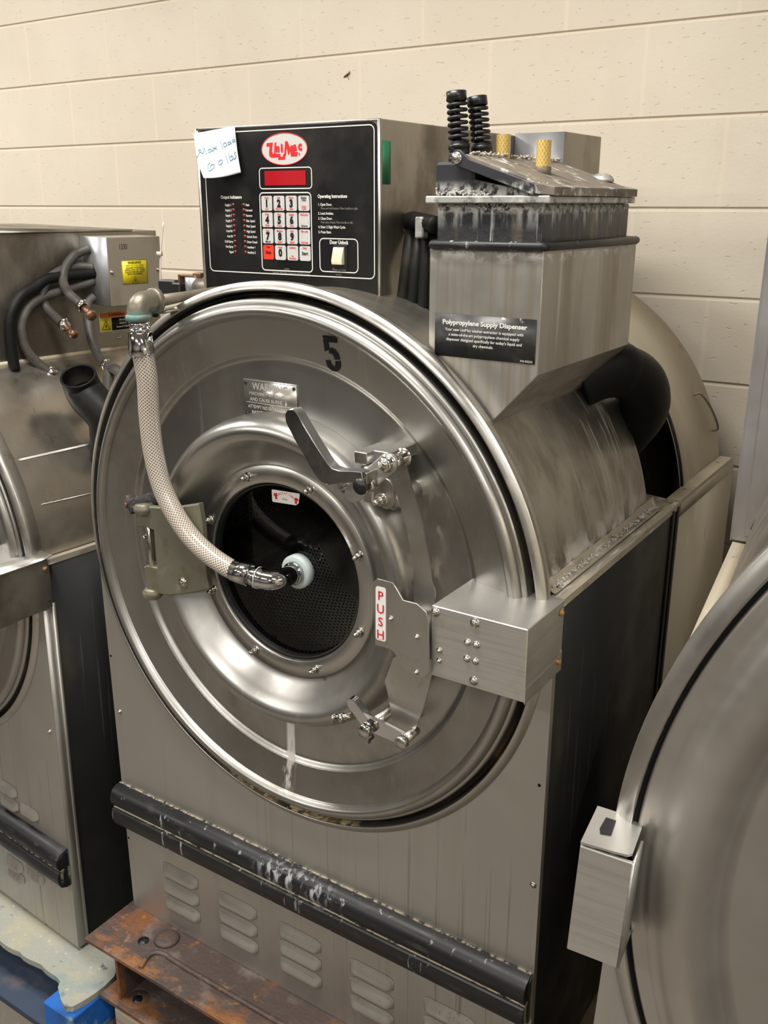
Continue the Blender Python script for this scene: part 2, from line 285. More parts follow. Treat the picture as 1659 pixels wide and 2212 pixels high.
# ------------------------------------------------------------------ mesh helpers
class MB:
    def __init__(s): s.bm = bmesh.new(); s.uv = s.bm.loops.layers.uv.new('UVMap')
    def box(s, x0, x1, y0, y1, z0, z1, bev=0, seg=1):
        bm = s.bm; v = [bm.verts.new((x, y, z)) for x in (x0, x1) for y in (y0, y1) for z in (z0, z1)]
        fs = [bm.faces.new([v[i] for i in q]) for q in ((0, 1, 3, 2), (4, 6, 7, 5), (0, 4, 5, 1), (2, 3, 7, 6), (0, 2, 6, 4), (1, 5, 7, 3))]
        if bev:
            es = list({e for f in fs for e in f.edges}); bmesh.ops.bevel(bm, geom=es, offset=bev, segments=seg, profile=.5, affect='EDGES')
        return s
    def prism(s, pts, a, b, plane='XZ', bev=0, hole=None):
        """polygon pts extruded along the third axis from a to b"""
        def P(u, v, w): return {'XZ': (u, w, v), 'XY': (u, v, w), 'YZ': (w, u, v)}[plane]
        bm = s.bm; A = [bm.verts.new(P(u, v, a)) for u, v in pts]; B = [bm.verts.new(P(u, v, b)) for u, v in pts]
        n = len(pts); fs = [bm.faces.new(A), bm.faces.new(B[::-1])]
        for i in range(n): fs.append(bm.faces.new([A[i], B[i], B[(i+1) % n], A[(i+1) % n]]))
        bmesh.ops.recalc_face_normals(bm, faces=fs)
        if bev: bmesh.ops.bevel(bm, geom=list({e for f in fs[:2] for e in f.edges}), offset=bev, segments=1, profile=.5, affect='EDGES')
        return s
    def frames(s, pts):
        pts = [Vector(p) for p in pts]; T = []
        for i in range(len(pts)):
            a = pts[max(0, i-1)]; b = pts[min(len(pts)-1, i+1)]; T.append((b-a).normalized())
        n = T[0].orthogonal().normalized(); N = []
        for i, t in enumerate(T):
            n = (n - t*n.dot(t)).normalized(); N.append(n.copy())
        return pts, T, N
    def tube(s, pts, r, seg=16, caps=True, inner=None):
        pts, T, N = s.frames(pts); bm = s.bm; rings = []; L = 0; Ls = []
        for i, p in enumerate(pts):
            if i: L += (p-pts[i-1]).length
            Ls.append(L); rr = r[i] if isinstance(r, (list, tuple)) else r
            bi = T[i].cross(N[i]); rings.append([bm.verts.new(p+(N[i]*math.cos(2*PI*k/seg)+bi*math.sin(2*PI*k/seg))*rr) for k in range(seg)])
        for i in range(len(rings)-1):
            for k in range(seg):
                f = bm.faces.new([rings[i][k], rings[i][(k+1) % seg], rings[i+1][(k+1) % seg], rings[i+1][k]])
                for l, (uu, vv) in zip(f.loops, ((k, i), (k+1, i), (k+1, i+1), (k, i+1))): l[s.uv].uv = (uu/seg, Ls[vv])
        if caps:
            bm.faces.new(rings[0][::-1]); bm.faces.new(rings[-1])
        return s
    def rev(s, prof, c=(0, 0), seg=96, a0=0., a1=2*PI, close=False):
        """revolve (radius, y) profile about the Y axis through (cx, cz)"""
        bm = s.bm; full = abs(a1-a0-2*PI) < 1e-6; n = seg if full else seg+1; R = []
        for i in range(n):
            a = a0+(a1-a0)*i/seg; R.append([bm.verts.new((c[0]+r*math.cos(a), y, c[1]+r*math.sin(a))) for r, y in prof])
        m = len(prof); Lp = [0.]
        for j in range(1, m): Lp.append(Lp[-1]+math.hypot(prof[j][0]-prof[j-1][0], prof[j][1]-prof[j-1][1]))
        for i in range(seg):
            A = R[i]; B = R[(i+1) % n]
            for j in range(m if close else m-1):
                j2 = (j+1) % m; f = bm.faces.new([A[j], A[j2], B[j2], B[j]]); rr = prof[0][0]
                ang = (a1-a0)/seg
                for l, (ii, jj) in zip(f.loops, ((i, j), (i, j2), (i+1, j2), (i+1, j))): l[s.uv].uv = (ii*ang*rr, Lp[jj])
        if close and not full:
            bm.faces.new(R[0]); bm.faces.new(R[-1][::-1])
        return s
    def cyl(s, p0, p1, r, seg=20, r2=None, bev=0):
        p0 = Vector(p0); p1 = Vector(p1); r2 = r if r2 is None else r2
        if bev:
            d = (p1-p0).normalized(); return s.tube([p0, p0+d*bev*.01, p0+d*bev, p1-d*bev, p1-d*bev*.01, p1], [r*.01+(r-bev)*.99, r-bev, r, r2, r2-bev, r2-bev], seg)
        return s.tube([p0, p1], [r, r2], seg)
    def dome(s, p0, axis, r, h, seg=16, n=5):
        p0 = Vector(p0); ax = Vector(axis).normalized(); pts = []; rr = []
        for i in range(n+1):
            a = PI/2*i/n; pts.append(p0+ax*h*math.sin(a)); rr.append(max(r*math.cos(a), r*.02))
        # small first offset keeps the tangent valid
        return s.tube(pts, rr, seg)
    def hexa(s, p, axis, r, h):
        p = Vector(p); ax = Vector(axis).normalized(); return s.tube([p, p+ax*h*.85, p+ax*h], [r, r, r*.88], 6)
    def strip(s, pts, wd, up, th):
        """flat ribbon following pts, width along up, thickness th"""
        bm = s.bm; pts = [Vector(p) for p in pts]; up = Vector(up).normalized(); rows = []
        for i, p in enumerate(pts):
            t = (pts[min(i+1, len(pts)-1)]-pts[max(i-1, 0)]).normalized(); n = t.cross(up).normalized()
            rows.append([bm.verts.new(p+up*a*wd/2+n*b*th/2) for a, b in ((-1, -1), (1, -1), (1, 1), (-1, 1))])
        for i in range(len(rows)-1):
            for k in range(4): bm.faces.new([rows[i][k], rows[i][(k+1) % 4], rows[i+1][(k+1) % 4], rows[i+1][k]])
        bm.faces.new(rows[0][::-1]); bm.faces.new(rows[-1]); return s
    def text(s, t, o, u=(1, 0, 0), v=(0, 0, 1), size=.01, ax='LEFT', sx=1., bold=0., shear=0., lift=.0004, track=1., warp=None, ls=1.):
        cu = bpy.data.curves.new('t', 'FONT'); cu.body = t; cu.size = size; cu.align_x = ax; cu.offset = bold*size; cu.shear = shear
        cu.space_character = track; cu.space_line = ls; cu.resolution_u = 3; cu.extrude = 0
        ob = bpy.data.objects.new('t', cu); COL.objects.link(ob); dg = bpy.context.evaluated_depsgraph_get()
        me = bpy.data.meshes.new_from_object(ob.evaluated_get(dg)); COL.objects.unlink(ob); bpy.data.objects.remove(ob)
        u = Vector(u).normalized(); v = Vector(v).normalized(); n = u.cross(v); o = Vector(o)
        vs = [s.bm.verts.new(warp(a.co.x*sx, a.co.y) if warp else o+u*a.co.x*sx+v*a.co.y+n*lift) for a in me.vertices]
        for p in me.polygons:
            try: s.bm.faces.new([vs[i] for i in p.vertices])
            except ValueError: pass
        bpy.data.meshes.remove(me); return s
    def build(s, name, m, parent=None, sharp=32, loc=None):
        bm = s.bm
        lim = math.radians(sharp)
        for f in bm.faces: f.smooth = True
        for e in bm.edges:
            if len(e.link_faces) == 2:
                if e.calc_face_angle(0) > lim: e.smooth = False
        me = bpy.data.meshes.new(name); bm.to_mesh(me); bm.free()
        me.materials.append(M[m] if isinstance(m, str) else m)
        o = bpy.data.objects.new(name, me); COL.objects.link(o)
        if parent: o.parent = parent
        return o
def recalc(mb): bmesh.ops.recalc_face_normals(mb.bm, faces=mb.bm.faces[:]); return mb
def rrect(x0, x1, z0, z1, r, n=5):
    out = []
    for cx, cz, a in ((x1-r, z1-r, 0), (x0+r, z1-r, PI/2), (x0+r, z0+r, PI), (x1-r, z0+r, 1.5*PI)):
        for i in range(n+1): out.append((cx+r*math.cos(a+PI/2*i/n), cz+r*math.sin(a+PI/2*i/n)))
    return out
def outline(mb, poly, y, wd, th=.0004):
    """closed line of width wd around poly in an XZ plane, as a thin raised band"""
    n = len(poly); cx = sum(p[0] for p in poly)/n; cz = sum(p[1] for p in poly)/n; bm = mb.bm; R = []
    for i, (x, z) in enumerate(poly):
        a = Vector(poly[i-1]); b = Vector(poly[(i+1) % n]); t = (b-a).normalized(); nn = Vector((t.y, -t.x))
        if nn.dot(Vector((x-cx, z-cz))) < 0: nn = -nn
        q = Vector((x, z))-nn*wd; R.append((bm.verts.new((x, y, z)), bm.verts.new((q.x, y, q.y))))
    for i in range(n):
        A = R[i]; B = R[(i+1) % n]; bm.faces.new([A[0], A[1], B[1], B[0]])
def smooth_path(pts, n=8):
    pts = [Vector(p) for p in pts]; out = []
    for i in range(len(pts)-1):
        p0 = pts[max(i-1, 0)]; p1 = pts[i]; p2 = pts[i+1]; p3 = pts[min(i+2, len(pts)-1)]
        for k in range(n):
            t = k/n; out.append(.5*((2*p1)+(-p0+p2)*t+(2*p0-5*p1+4*p2-p3)*t*t+(-p0+3*p1-3*p2+p3)*t**3))
    out.append(pts[-1]); return out
def thing(name, label, cat, loc=(0, 0, 0), rot=(0, 0, 0), group=None):
    o = bpy.data.objects.new(name, None); COL.objects.link(o); o.empty_display_size = .05
    o.location = loc; o.rotation_euler = rot; o['label'] = label; o['category'] = cat
    if group: o['group'] = group
    return o
def tag(o, label, cat, group=None):
    o['label'] = label; o['category'] = cat
    if group: o['group'] = group
    return o
def struct(name, mb, m): o = mb.build(name, m); o['kind'] = 'structure'; return o

# ------------------------------------------------------------------ room shell
def wall_back():
    mb = MB(); bm = mb.bm; y = 1.1595; zj = 1.5653; p = .2032
    ks = range(math.ceil((FLOOR-zj)/p), math.floor((CEIL-zj)/p)+1); prof = [(y, FLOOR)]
    for k in ks:
        z = zj+k*p
        prof += [(y, z-.0062), (y+.0018, z-.0050), (y+.0058, z-.0034), (y+.0058, z+.0030), (y+.0018, z+.0046), (y, z+.0058)]
    prof += [(y, CEIL), (y+.2, CEIL), (y+.2, FLOOR)]
    mb.prism([(a, b) for a, b in prof], -5, 5, 'YZ'); return mb
struct('wall_back', recalc(wall_back()), 'block')
struct('floor', MB().box(-5, 5, -6, 1.36, FLOOR-.1, FLOOR), 'floor')
struct('ceiling', MB().box(-5, 5, -6, 1.36, CEIL, CEIL+.1), 'ceiling')
struct('wall_left', MB().box(-5.1, -5, -6, 1.36, FLOOR, CEIL), 'roomwall')
struct('wall_right', MB().box(5, 5.1, -6, 1.36, FLOOR, CEIL), 'roomwall')
struct('wall_front', MB().box(-5, 5, -6.1, -6, FLOOR, CEIL), 'roomwall')

def lamp(x, y):
    t = thing('ceiling_light', 'white fluorescent ceiling light above the washing machines, out of the photo', 'ceiling light', (x, y, CEIL), group='fluorescent ceiling lights')
    MB().prism([(-.11, 0), (.11, 0), (.16, -.06), (-.16, -.06)], -.62, .62, 'YZ').build('housing', 'lampbody', t)
    ld = bpy.data.lights.new('lamp_light', 'AREA'); ld.shape = 'RECTANGLE'; ld.size = 1.2; ld.size_y = .30
    ld.energy = LAMP_W; ld.color = (1, .95, .885)
    lo = bpy.data.objects.new('lamp_light', ld); COL.objects.link(lo); lo.parent = t; lo.location = (0, 0, -.065)
for x, y, r in LIGHTS: lamp(x, y)

# ------------------------------------------------------------------ washing machine
CX, CZ, W, ZS = .4977, .9554, 1.0138, 1.0166
DISH = [(.4775, .020), (.4775, -.004), (.4765, -.0085), (.4745, -.0105), (.4710, -.0115), (.4705, -.0120), (.4690, -.0165), (.4650, -.0215), (.4590, -.0240), (.4530, -.0225), (.4480, -.0165),
        (.4460, -.0125), (.4450, -.0112), (.4440, -.0108), (.4200, -.0050), (.3900, .0020), (.3870, .0030), (.3835, .0055), (.3790, .0100), (.3760, .0120), (.3720, .0128), (.3600, .0132), (.3150, .0140), (.2700, .0145)]
DISH3 = [(.4865, .010), (.4862, -.0060), (.4800, -.0085), (.4740, -.0095), (.4700, -.0115), (.4640, -.0140), (.4550, -.0200), (.4400, -.0250), (.4280, -.0205), (.4200, -.0130), (.4165, -.0100), (.4140, -.0060), (.4100, -.0030), (.4050, -.0020), (.3850, .0010), (.3600, .0060), (.3300, .0120), (.2700, .0145)]
BULGE = [(.287, .0140), (.2868, .004), (.2862, -.008), (.284, -.022), (.279, -.034), (.271, -.0425), (.261, -.046), (.251, -.043), (.241, -.035), (.231, -.0255), (.220, -.016), (.210, -.008), (.202, -.003), (.196, -.001), (.190, -.0005), (.160, 0.)]
def prof_y(r, P):
    for (a, ya), (b, yb) in zip(P, P[1:]):
        if (a-r)*(b-r) <= 0 and a != b: return ya+(yb-ya)*(r-a)/(b-a)
    return P[-1][1]
def subdiv(P, n=3):
    q = smooth_path([(a, b, 0) for a, b in P], n); return [(v.x, v.y) for v in q]

def acorn(parent, x, z, y=-.006, s=1., name='acorn_nut', mt='bolt'):
    MB().cyl((x, y+.001, z), (x, y-.0016*s, z), .0085*s, 18).hexa((x, y-.0016*s, z), (0, -1, 0), .0068*s, .0075*s).tube(
        [(x, y-.009*s, z), (x, y-.0125*s, z), (x, y-.0165*s, z), (x, y-.0188*s, z), (x, y-.0196*s, z)], [.0050*s, .0050*s, .0044*s, .0026*s, .0002], 14).build(name, mt, parent)
def screw(parent, p, ax=(0, -1, 0), r=.006, mt='bolt', name='screw'):
    p = Vector(p); ax = Vector(ax); mb = MB()
    mb.cyl(p, p+ax*.0012, r*1.35, 18)
    mb.tube([p+ax*.001, p+ax*.002, p+ax*.0034, p+ax*.0044, p+ax*.0048], [r, r, r*.85, r*.5, r*.02], 16)
    u = ax.orthogonal().normalized(); v = ax.cross(u)
    for d in (u, v):
        a = p+ax*.0046; mb.strip([a-d*r*.5, a+d*r*.5], r*.16, ax.cross(d), .0010)
    return mb.build(name, mt, parent)

def louver(parent, x, z, ww=.106, h=.036):
    mb = MB(); bm = mb.bm; nu, nv = 26, 12; G = []
    for j in range(nv+1):
        row = []; v = j/nv
        for i in range(nu+1):
            u = i/nu
            # pill outline: rounded at both ends towards the lower edge
            X = x+ww*u; Z = z-h*v
            e = min(u, 1-u)*ww; cap = min(1., e/(.016)); cap = math.sin(cap*PI/2)
            if v < .80: hh = .010*math.sin(v/.80*PI/2)**1.2
            else: hh = .010*max(0., math.cos((v-.80)/.20*PI/2))
            shift = (1-cap)*.010
            row.append(bm.verts.new((X, -.0006-hh*cap**.8, Z+shift*(1-v)*-.6+shift*v*.9)))
        G.append(row)
    for j in range(nv):
        for i in range(nu): bm.faces.new([G[j][i], G[j][i+1], G[j+1][i+1], G[j+1][i]])
    return mb.build('louver', 'panel', parent, 60)

def washer(root, kind):
    c = (CX, CZ)
    # front sheet with wrapped edges
    mb = MB(); rr = .4975; aa = math.asin((ZS-CZ)/rr)
    mb.prism([(0, 0), (W, 0), (W, ZS)]+[(CX+rr*math.cos(aa-(PI+2*aa)*i/90), CZ+rr*math.sin(aa-(PI+2*aa)*i/90)) for i in range(91)]+[(0, ZS)], 0, .012)
    fp = mb.build('front_panel', 'panel', root)
    if kind == 'main':
        for x0, wd in ((.111, .110), (.279, .110), (.448, .110), (.628, .104), (.798, .110)):
            for z in (.175, .131, .087): louver(fp, x0, z, wd)
        for x, z in ((.018, .523), (1.003, .516)): screw(fp, (x, 0, z), r=.0042)
        for x, z in ((1.003, .706), (.006, .655), (.005, .19)): MB().cyl((x, -.0006, z), (x, .002, z), .0028, 10).build('screw_hole', 'black_ink', fp)
        zb = 0.
    else:
        for x0, z0 in ((.745, .365), (.745, .325), (.83, .335), (.73, .135), (.82, .145), (.73, .10), (.56, .365), (.56, .325), (.55, .10), (.55, .135)): louver(fp, x0, z0+.012, .075, .036)
        screw(fp, (.990, 0, .60), r=.0045)
        zb = -.047
    # side skins
    if kind == 'main':
        MB().box(W-.010, W-.001, .004, .60, 0, ZS-.004).build('side_panel', 'black_side', root)
        MB().box(W-.0015, W+.0025, .555, .562, 0, ZS-.006).box(W-.0015, W+.001, .585, .60, 0, ZS-.006).build('panel_seam', 'black_side', root)
        sp = MB().box(W-.013, W-.003, .60, 1.035, 0, 1.0).build('rear_side_panel', 'beige', root)
        mb = MB().box(.986, 1.014, .605, .995, 1.012, 1.022, .001).box(.991, 1.0135, .61, .99, .985, 1.014); mb.build('rear_bar', 'beige', root)
        for yy in (.68, .93): MB().cyl((.999, yy, 1.0219), (.999, yy, 1.0224), .004, 12).build('bar_hole', 'rustbolt', root)
        MB().prism([(.985, ZS-.012), (W, ZS-.012), (W, ZS+.0005), (1.003, ZS+.0005), (.9985, ZS-.006), (.985, ZS-.006)], .003, .60, 'XZ').build('ledge', 'ledge', root)
        # limescale-caked gutter between tub and ledge
        mb = MB(); bm = mb.bm; G = []
        for i in range(60):
            y = .045+.50*i/59; k = mnoise.noise(Vector((i*.35, 0, 0)))*.0022+(.004 if i > 46 else .0)
            G.append([bm.verts.new((xx, y, zz)) for xx, zz in ((CX+math.sqrt(.4856**2-(.078+k)**2), CZ+.078+k), (.9815, ZS+.004+k*.3), (.987, ZS-.001), (.992, ZS-.002))])
        for i in range(59):
            for j in range(3): bm.faces.new([G[i][j], G[i][j+1], G[i+1][j+1], G[i+1][j]])
        mb.build('scale_crust', 'ledge', root)
    else:
        MB().box(W-.010, W-.001, .004, .75, 0, ZS-.004).build('side_panel', 'black_side', root)
        MB().box(W-.0005, W+.0015, .022, .030, 0, ZS-.1).box(W-.001, W+.0005, 0, .022, 0, ZS-.01).build('corner_fold', 'panel', root)
        MB().prism([(.985, ZS-.012), (W, ZS-.012), (W, ZS+.0005), (1.003, ZS+.0005), (.9985, ZS-.006), (.985, ZS-.006)], .003, .75, 'XZ').build('ledge', 'ledge', root)
        MB().box(.0, .018, .012, .90, ZS-.012, ZS).box(.0, .009, .012, .9, 0, ZS-.011).build('left_side_panel', 'beige', root)
    MB().box(.02, W-.012, .05, .99, .02, .455).build('inner_chassis', 'darkvoid', root)
    # bumper
    P = [(0, .338), (-.012, .337), (-.024, .3315), (-.031, .322), (-.0335, .311), (-.031, .299), (-.026, .291), (-.0225, .288), (-.026, .2865), (-.031, .283), (-.0335, .272), (-.0325, .258), (-.026, .243), (-.012, .236), (0, .235)]
    MB().prism([(y, z+zb) for y, z in P], -.004, W-.003, 'YZ').build('bumper', 'rubber' if kind == 'main' else 'rubber_plain', root)
    MB().prism([(y*.55, z*.985+.004+zb) for y, z in P[1:-1]], W-.0035, W-.001, 'YZ').build('bumper_end', 'black', root)
    # drum housing
    TR = .485; tl = .515 if kind == 'main' else .95
    mb = MB(); mb.rev([(TR, .004), (TR, tl-.006), (TR-.003, tl), (TR-.02, tl), (.02, tl)], c, 128)
    if kind != 'main': mb.rev([(TR+.003, .14), (TR+.003, .141)], c, 8)
    mb.build('drum_housing', 'tub' if kind == 'main' else 'tub_clean', root)
    # flange, gasket
    fl = MB().rev([(.497, .03), (.5045, .012), (.5050, -.0005), (.5042, -.0020), (.4928, -.0088), (.4908, -.0088), (.4903, -.007), (.4903, .016)], c, 200).build('flange_ring', 'ring', root, 24)
    if kind == 'right': MB().rev([(.4903, -.0065), (.4895, -.0045), (.4863, -.0045), (.4860, .008)], c, 160).build('gasket', 'blackrub', root)
    else: MB().rev([(.4903, -.0065), (.4888, -.004), (.4885, .024), (.4778, .024), (.4773, .004)], c, 160).build('gasket', 'gasket', root)
    fpz = MB().rev(subdiv(DISH3 if kind == 'right' else DISH, 4), c, 200).build('door_plate', 'dish_hazy' if kind == 'right' else 'dish', root, 40)
    dr = MB().rev(subdiv(BULGE, 4), c, 180).build('door', 'dish', root, 60)
    MB().rev([(.1975, .001), (.1975, -.005), (.1965, -.0065), (.1665, -.0065), (.1655, -.0055), (.1655, .010)], c, 140).build('window_frame', 'ring', dr, 40)
    MB().rev([(.1655, .004), (.1645, -.001), (.1615, -.002), (.1590, .003), (.1585, .012)], c, 120).build('window_gasket', 'blackrub', dr)
    for k in range(8):
        a = PI/8*(2*k+1)+.0; acorn(dr, CX+.1815*math.cos(a), CZ+.1815*math.sin(a))
    return fp, fpz, dr, fl

# ================= main machine
R1 = thing('washing_machine', 'stainless washing machine stencilled 5, with black keypad panel and hose on its door', 'washing machine')
FP, DP, DOOR, FL = washer(R1, 'main')
# --- door glass and drum
MB().rev([(.0005, .0078), (.05, .0080), (.10, .0085), (.150, .0095), (.1600, .0115)], (CX, CZ), 90).build('window_glass', 'glass', DOOR, 60)
drum = MB().rev([(.345, .06), (.345, .50)], (CX, CZ), 120).build('drum', 'perf', R1)
MB().rev([(.345, .50), (.02, .50), (.0005, .495)], (CX, CZ), 60).build('drum_back', 'cab', drum)
MB().rev([(.345, .06), (.25, .055), (.215, .03), (.1655, .016)], (CX, CZ), 60).build('drum_mouth', 'cab', drum)
for k in range(3):
    a = math.radians(-42+120*k); mb = MB(); bm = mb.bm
    er = Vector((math.cos(a), 0, math.sin(a))); et = Vector((-math.sin(a), 0, math.cos(a))); ctr = Vector((CX, 0, CZ)); G = []
    for y in (.07, .09, .47, .495):
        h = .105 if .08 < y < .48 else .07
        G.append([bm.verts.new(ctr+er*r+et*t+Vector((0, y, 0))) for r, t in ((.344, -.06), (.30, -.03), (.345-h, -.010), (.345-h-.006, 0), (.345-h, .010), (.30, .03), (.344, .06))])
    for i in range(3):
        for j in range(6): bm.faces.new([G[i][j], G[i][j+1], G[i+1][j+1], G[i+1][j]])
    bm.faces.new(G[0]); bm.faces.new(G[-1][::-1]); recalc(mb); mb.build('drum_paddle', 'cab', drum)
# --- rotation sticker on the glass
sx, sz, sy = .4985, 1.0925, .0070
st = MB().prism([(.4695, 1.0825), (.4712, 1.081), (.5225, 1.0835), (.5285, 1.088), (.5315, 1.1045), (.530, 1.106), (.4708, 1.1035), (.4692, 1.102)], sy, sy+.0006).build('rotation_sticker', 'sticker', DOOR)
mb = MB()
word = 'ROTATION'
for i, ch in enumerate(word):
    a = math.radians(118-8.0*i*1.0-1); rr = .030; cxx, czz = .5005, 1.0690
    mb.text(ch, (cxx+rr*math.cos(a), sy, czz+rr*math.sin(a)), (math.sin(a), 0, -math.cos(a)), (math.cos(a), 0, math.sin(a)), .0062, 'CENTER')
mb.text('SPIN', (.4985, sy, 1.0885), size=.0052, ax='CENTER', track=1.1)
for sgn, x0, z0 in ((-1, .4785, 1.0935), (1, .5235, 1.0925)):
    q = [(-.004, .004), (.002, .005), (.0045, .001), (.0025, -.001), (.003, -.006), (-.0015, -.0065), (-.002, -.001), (-.0055, .000)]
    mb.prism([(x0-sgn*x, z0+z) for x, z in q], sy-.0004, sy)
mb.build('sticker_lettering', 'red_ink', DOOR)
# --- stencilled 5 on the dished plate, and the warning plate
def on_dish(x, z, off=.0007):
    r = math.hypot(x-CX, z-CZ); return Vector((x, prof_y(r, DISH)-off, z))
def draped(polys, off=.0009):
    mb = MB()
    for P in polys:
        vs = [mb.bm.verts.new((x, 0, z)) for x, z in P]; mb.bm.faces.new(vs)
    bmesh.ops.triangulate(mb.bm, faces=mb.bm.faces[:])
    for _ in range(3): bmesh.ops.subdivide_edges(mb.bm, edges=mb.bm.edges[:], cuts=1, use_grid_fill=True)
    bmesh.ops.triangulate(mb.bm, faces=mb.bm.faces[:])
    for v in mb.bm.verts:
        v.co = on_dish(v.co.x, v.co.z, off)
    return mb
def F(L, x=.5985, z=1.3240, wd=.0300, h=.0580): return [(x+wd*a, z+h*b) for a, b in L]
draped([F([(.06, 1.0), (1.0, 1.0), (1.0, .83), (.42, .83), (.38, .90), (.06, .93)]), F([(.06, .91), (.37, .88), (.38, .66), (.30, .60), (.05, .55)]),
        F([(.40, .66), (.55, .68), (.80, .63), (.95, .52), (1.02, .37), (.66, .35), (.62, .44), (.50, .52), (.33, .50), (.33, .59)]),
        F([(1.02, .33), (.98, .16), (.82, .05), (.56, .0), (.56, .16), (.64, .20), (.67, .31)]), F([(.50, .0), (.25, .03), (.06, .14), (.0, .30), (.30, .32), (.36, .20), (.50, .16)])], .0011).build('number_stencil', 'black_ink', DP)
py = .0112
wp = MB().box(.4115, .5275, py, py+.0022, 1.2265, 1.2925).build('warning_plate', 'plate_tag', DP)
mb = MB()
mb.text('WARNING', (.4705, py, 1.2755), size=.0175, ax='CENTER', sx=.92, bold=.012)
for t, x, z in (('MACHINE MAY BE HOT', .424, 1.2660), ('AND CAUSE BURNS', .4255, 1.2560), ('ATTEMPT NO ENTRY UNTIL', .4205, 1.2430), ('BASKET HAS STOPPED', .4285, 1.2335)):
    mb.text(t, (x, py, z), size=.0082, sx=.98 if len(t) < 20 else .86, bold=.01)
mb.text('SERIOUS INJURY MAY RESULT', (.4245, py, 1.2275), size=.0064, sx=.94, bold=.01)
mb.box(.4165, .5225, py-.0003, py, 1.2523, 1.2528).box(.4125, .5265, py-.0003, py, 1.2912, 1.2918)
mb.prism([(.5045, 1.262), (.5025, 1.257), (.503, 1.2545), (.5055, 1.2545), (.5065, 1.257)], py-.0004, py)
mb.build('plate_lettering', 'etch', DP)
for x, z in ((.4165, 1.2865), (.5225, 1.2855), (.4175, 1.2325)): MB().dome((x, py+.0005, z), (0, -1, 0), .0032, .0026).build('rivet', 'black', DP)
MB().prism([(.143+.009*math.cos(a*PI/8), .9880+.011*math.sin(a*PI/8)) for a in range(16)], .0105, .0138).build('inspection_seal', 'rustbolt', DP)

# --- hinge casting (left)
hy = -.056
H = [(.186, 1.030), (.199, 1.042), (.232, 1.046), (.262, 1.050), (.300, 1.058), (.352, 1.073), (.357, 1.040), (.358, .985), (.360, .940), (.364, .912), (.330, .898), (.295, .886), (.262, .876), (.225, .870), (.200, .873), (.196, .919), (.205, .924), (.232, .926), (.232, 1.000), (.207, 1.002), (.190, .998)]
hb = MB().prism(H, hy, hy+.014, bev=.002).build('hinge', 'hinge', R1)
mb = MB()
mb.box(.190, .216, hy+.010, .024, .998, 1.030, .003).box(.199, .216, hy+.010, .024, .876, .918, .003)
mb.box(.215, .25, hy+.012, .024, .885, 1.03, .003); mb.build('hinge_bracket', 'hinge', hb)
mb = MB(); mb.cyl((.207, hy+.004, 1.030), (.207, hy+.004, 1.046), .020, 24, bev=.004); mb.build('hinge_knuckle', 'hinge', hb); mb = MB(); mb.cyl((.211, hy+.004, .858), (.211, hy+.004, .876), .019, 24, bev=.004); mb.build('hinge_knuckle', 'hinge', hb)
MB().cyl((.213, hy+.006, .87), (.213, hy+.006, 1.04), .0055, 14).build('hinge_pin', 'bolt', hb)
MB().cyl((.199, -.03, .925), (.199, -.03, .998), .004, 12).build('hinge_rod', 'dirtypipe', hb)
screw(hb, (.300, hy, .911), r=.0078, name='hinge_screw'); screw(hb, (.300, hy, 1.019), r=.004, name='hinge_screw')
acorn(hb, .191, .974, -.030, .85, 'hinge_nut'); acorn(hb, .192, .893, -.030, .85, 'hinge_nut')
mb = MB(); mb.tube(smooth_path([(.216, .01, 1.048), (.204, -.022, 1.047), (.180, -.05, 1.042)], 5), [.0135+.0012*math.sin(i*2.3) for i in range(11)], 16); mb.build('hinge_roller', 'crust', hb)
mb = MB(); mb.cyl((.182, -.048, 1.0425), (.172, -.058, 1.040), .0185, 22); mb.build('roller_sleeve', 'crust', hb)
mb = MB(); mb.cyl((.1725, -.0575, 1.040), (.171, -.0595, 1.0395), .011, 18).hexa((.171, -.059, 1.0395), (-.6, -.8, 0), .006, .005); mb.build('roller_bolt', 'copper', hb)

# --- window elbow and braided hose
hz = [(.2705, -.085, 1.352), (.2720, -.083, 1.329), (.2735, -.080, 1.289), (.2690, -.078, 1.223), (.2720, -.077, 1.157), (.2850, -.076, 1.099), (.3120, -.075, 1.052), (.3470, -.074, 1.015), (.3880, -.073, .990), (.4300, -.072, .9745), (.4480, -.070, .9715)]
hp = smooth_path(hz, 9)
HO = MB().tube(hp, [.0185-.0012*i/len(hp) for i in range(len(hp))], 28).build('door_hose', 'braid', R1)
mb = MB()
mb.tube([(.2700, -.0865, 1.4000), (.2700, -.0865, 1.3990), (.2700, -.0863, 1.3925), (.2701, -.0863, 1.3920), (.2701, -.0862, 1.3895), (.2702, -.0861, 1.389), (.2703, -.086, 1.383), (.2703, -.086, 1.382), (.2704, -.0858, 1.3795), (.2705, -.0855, 1.379), (.2706, -.0853, 1.373)],
        [.0150, .0170, .0170, .0155, .0155, .0172, .0172, .0158, .0158, .0172, .0172], 28)
mb.build('hose_nut', 'chrome', HO)
mb = MB(); mb.tube([(.2706, -.0855, 1.3725), (.2706, -.0855, 1.371), (.2706, -.0853, 1.346), (.2708, -.0848, 1.336), (.2710, -.0845, 1.332)], [.0165, .0192, .0212, .0220, .0195], 8); mb.build('hose_ferrule', 'chrome', HO)
mb = MB(); mb.tube([(.4425, -.0705, .9722), (.4430, -.0705, .9720), (.4760, -.067, .9685), (.4775, -.067, .9683)], [.0165, .0200, .0200, .0175], 28); mb.build('hose_ferrule', 'chrome', HO)
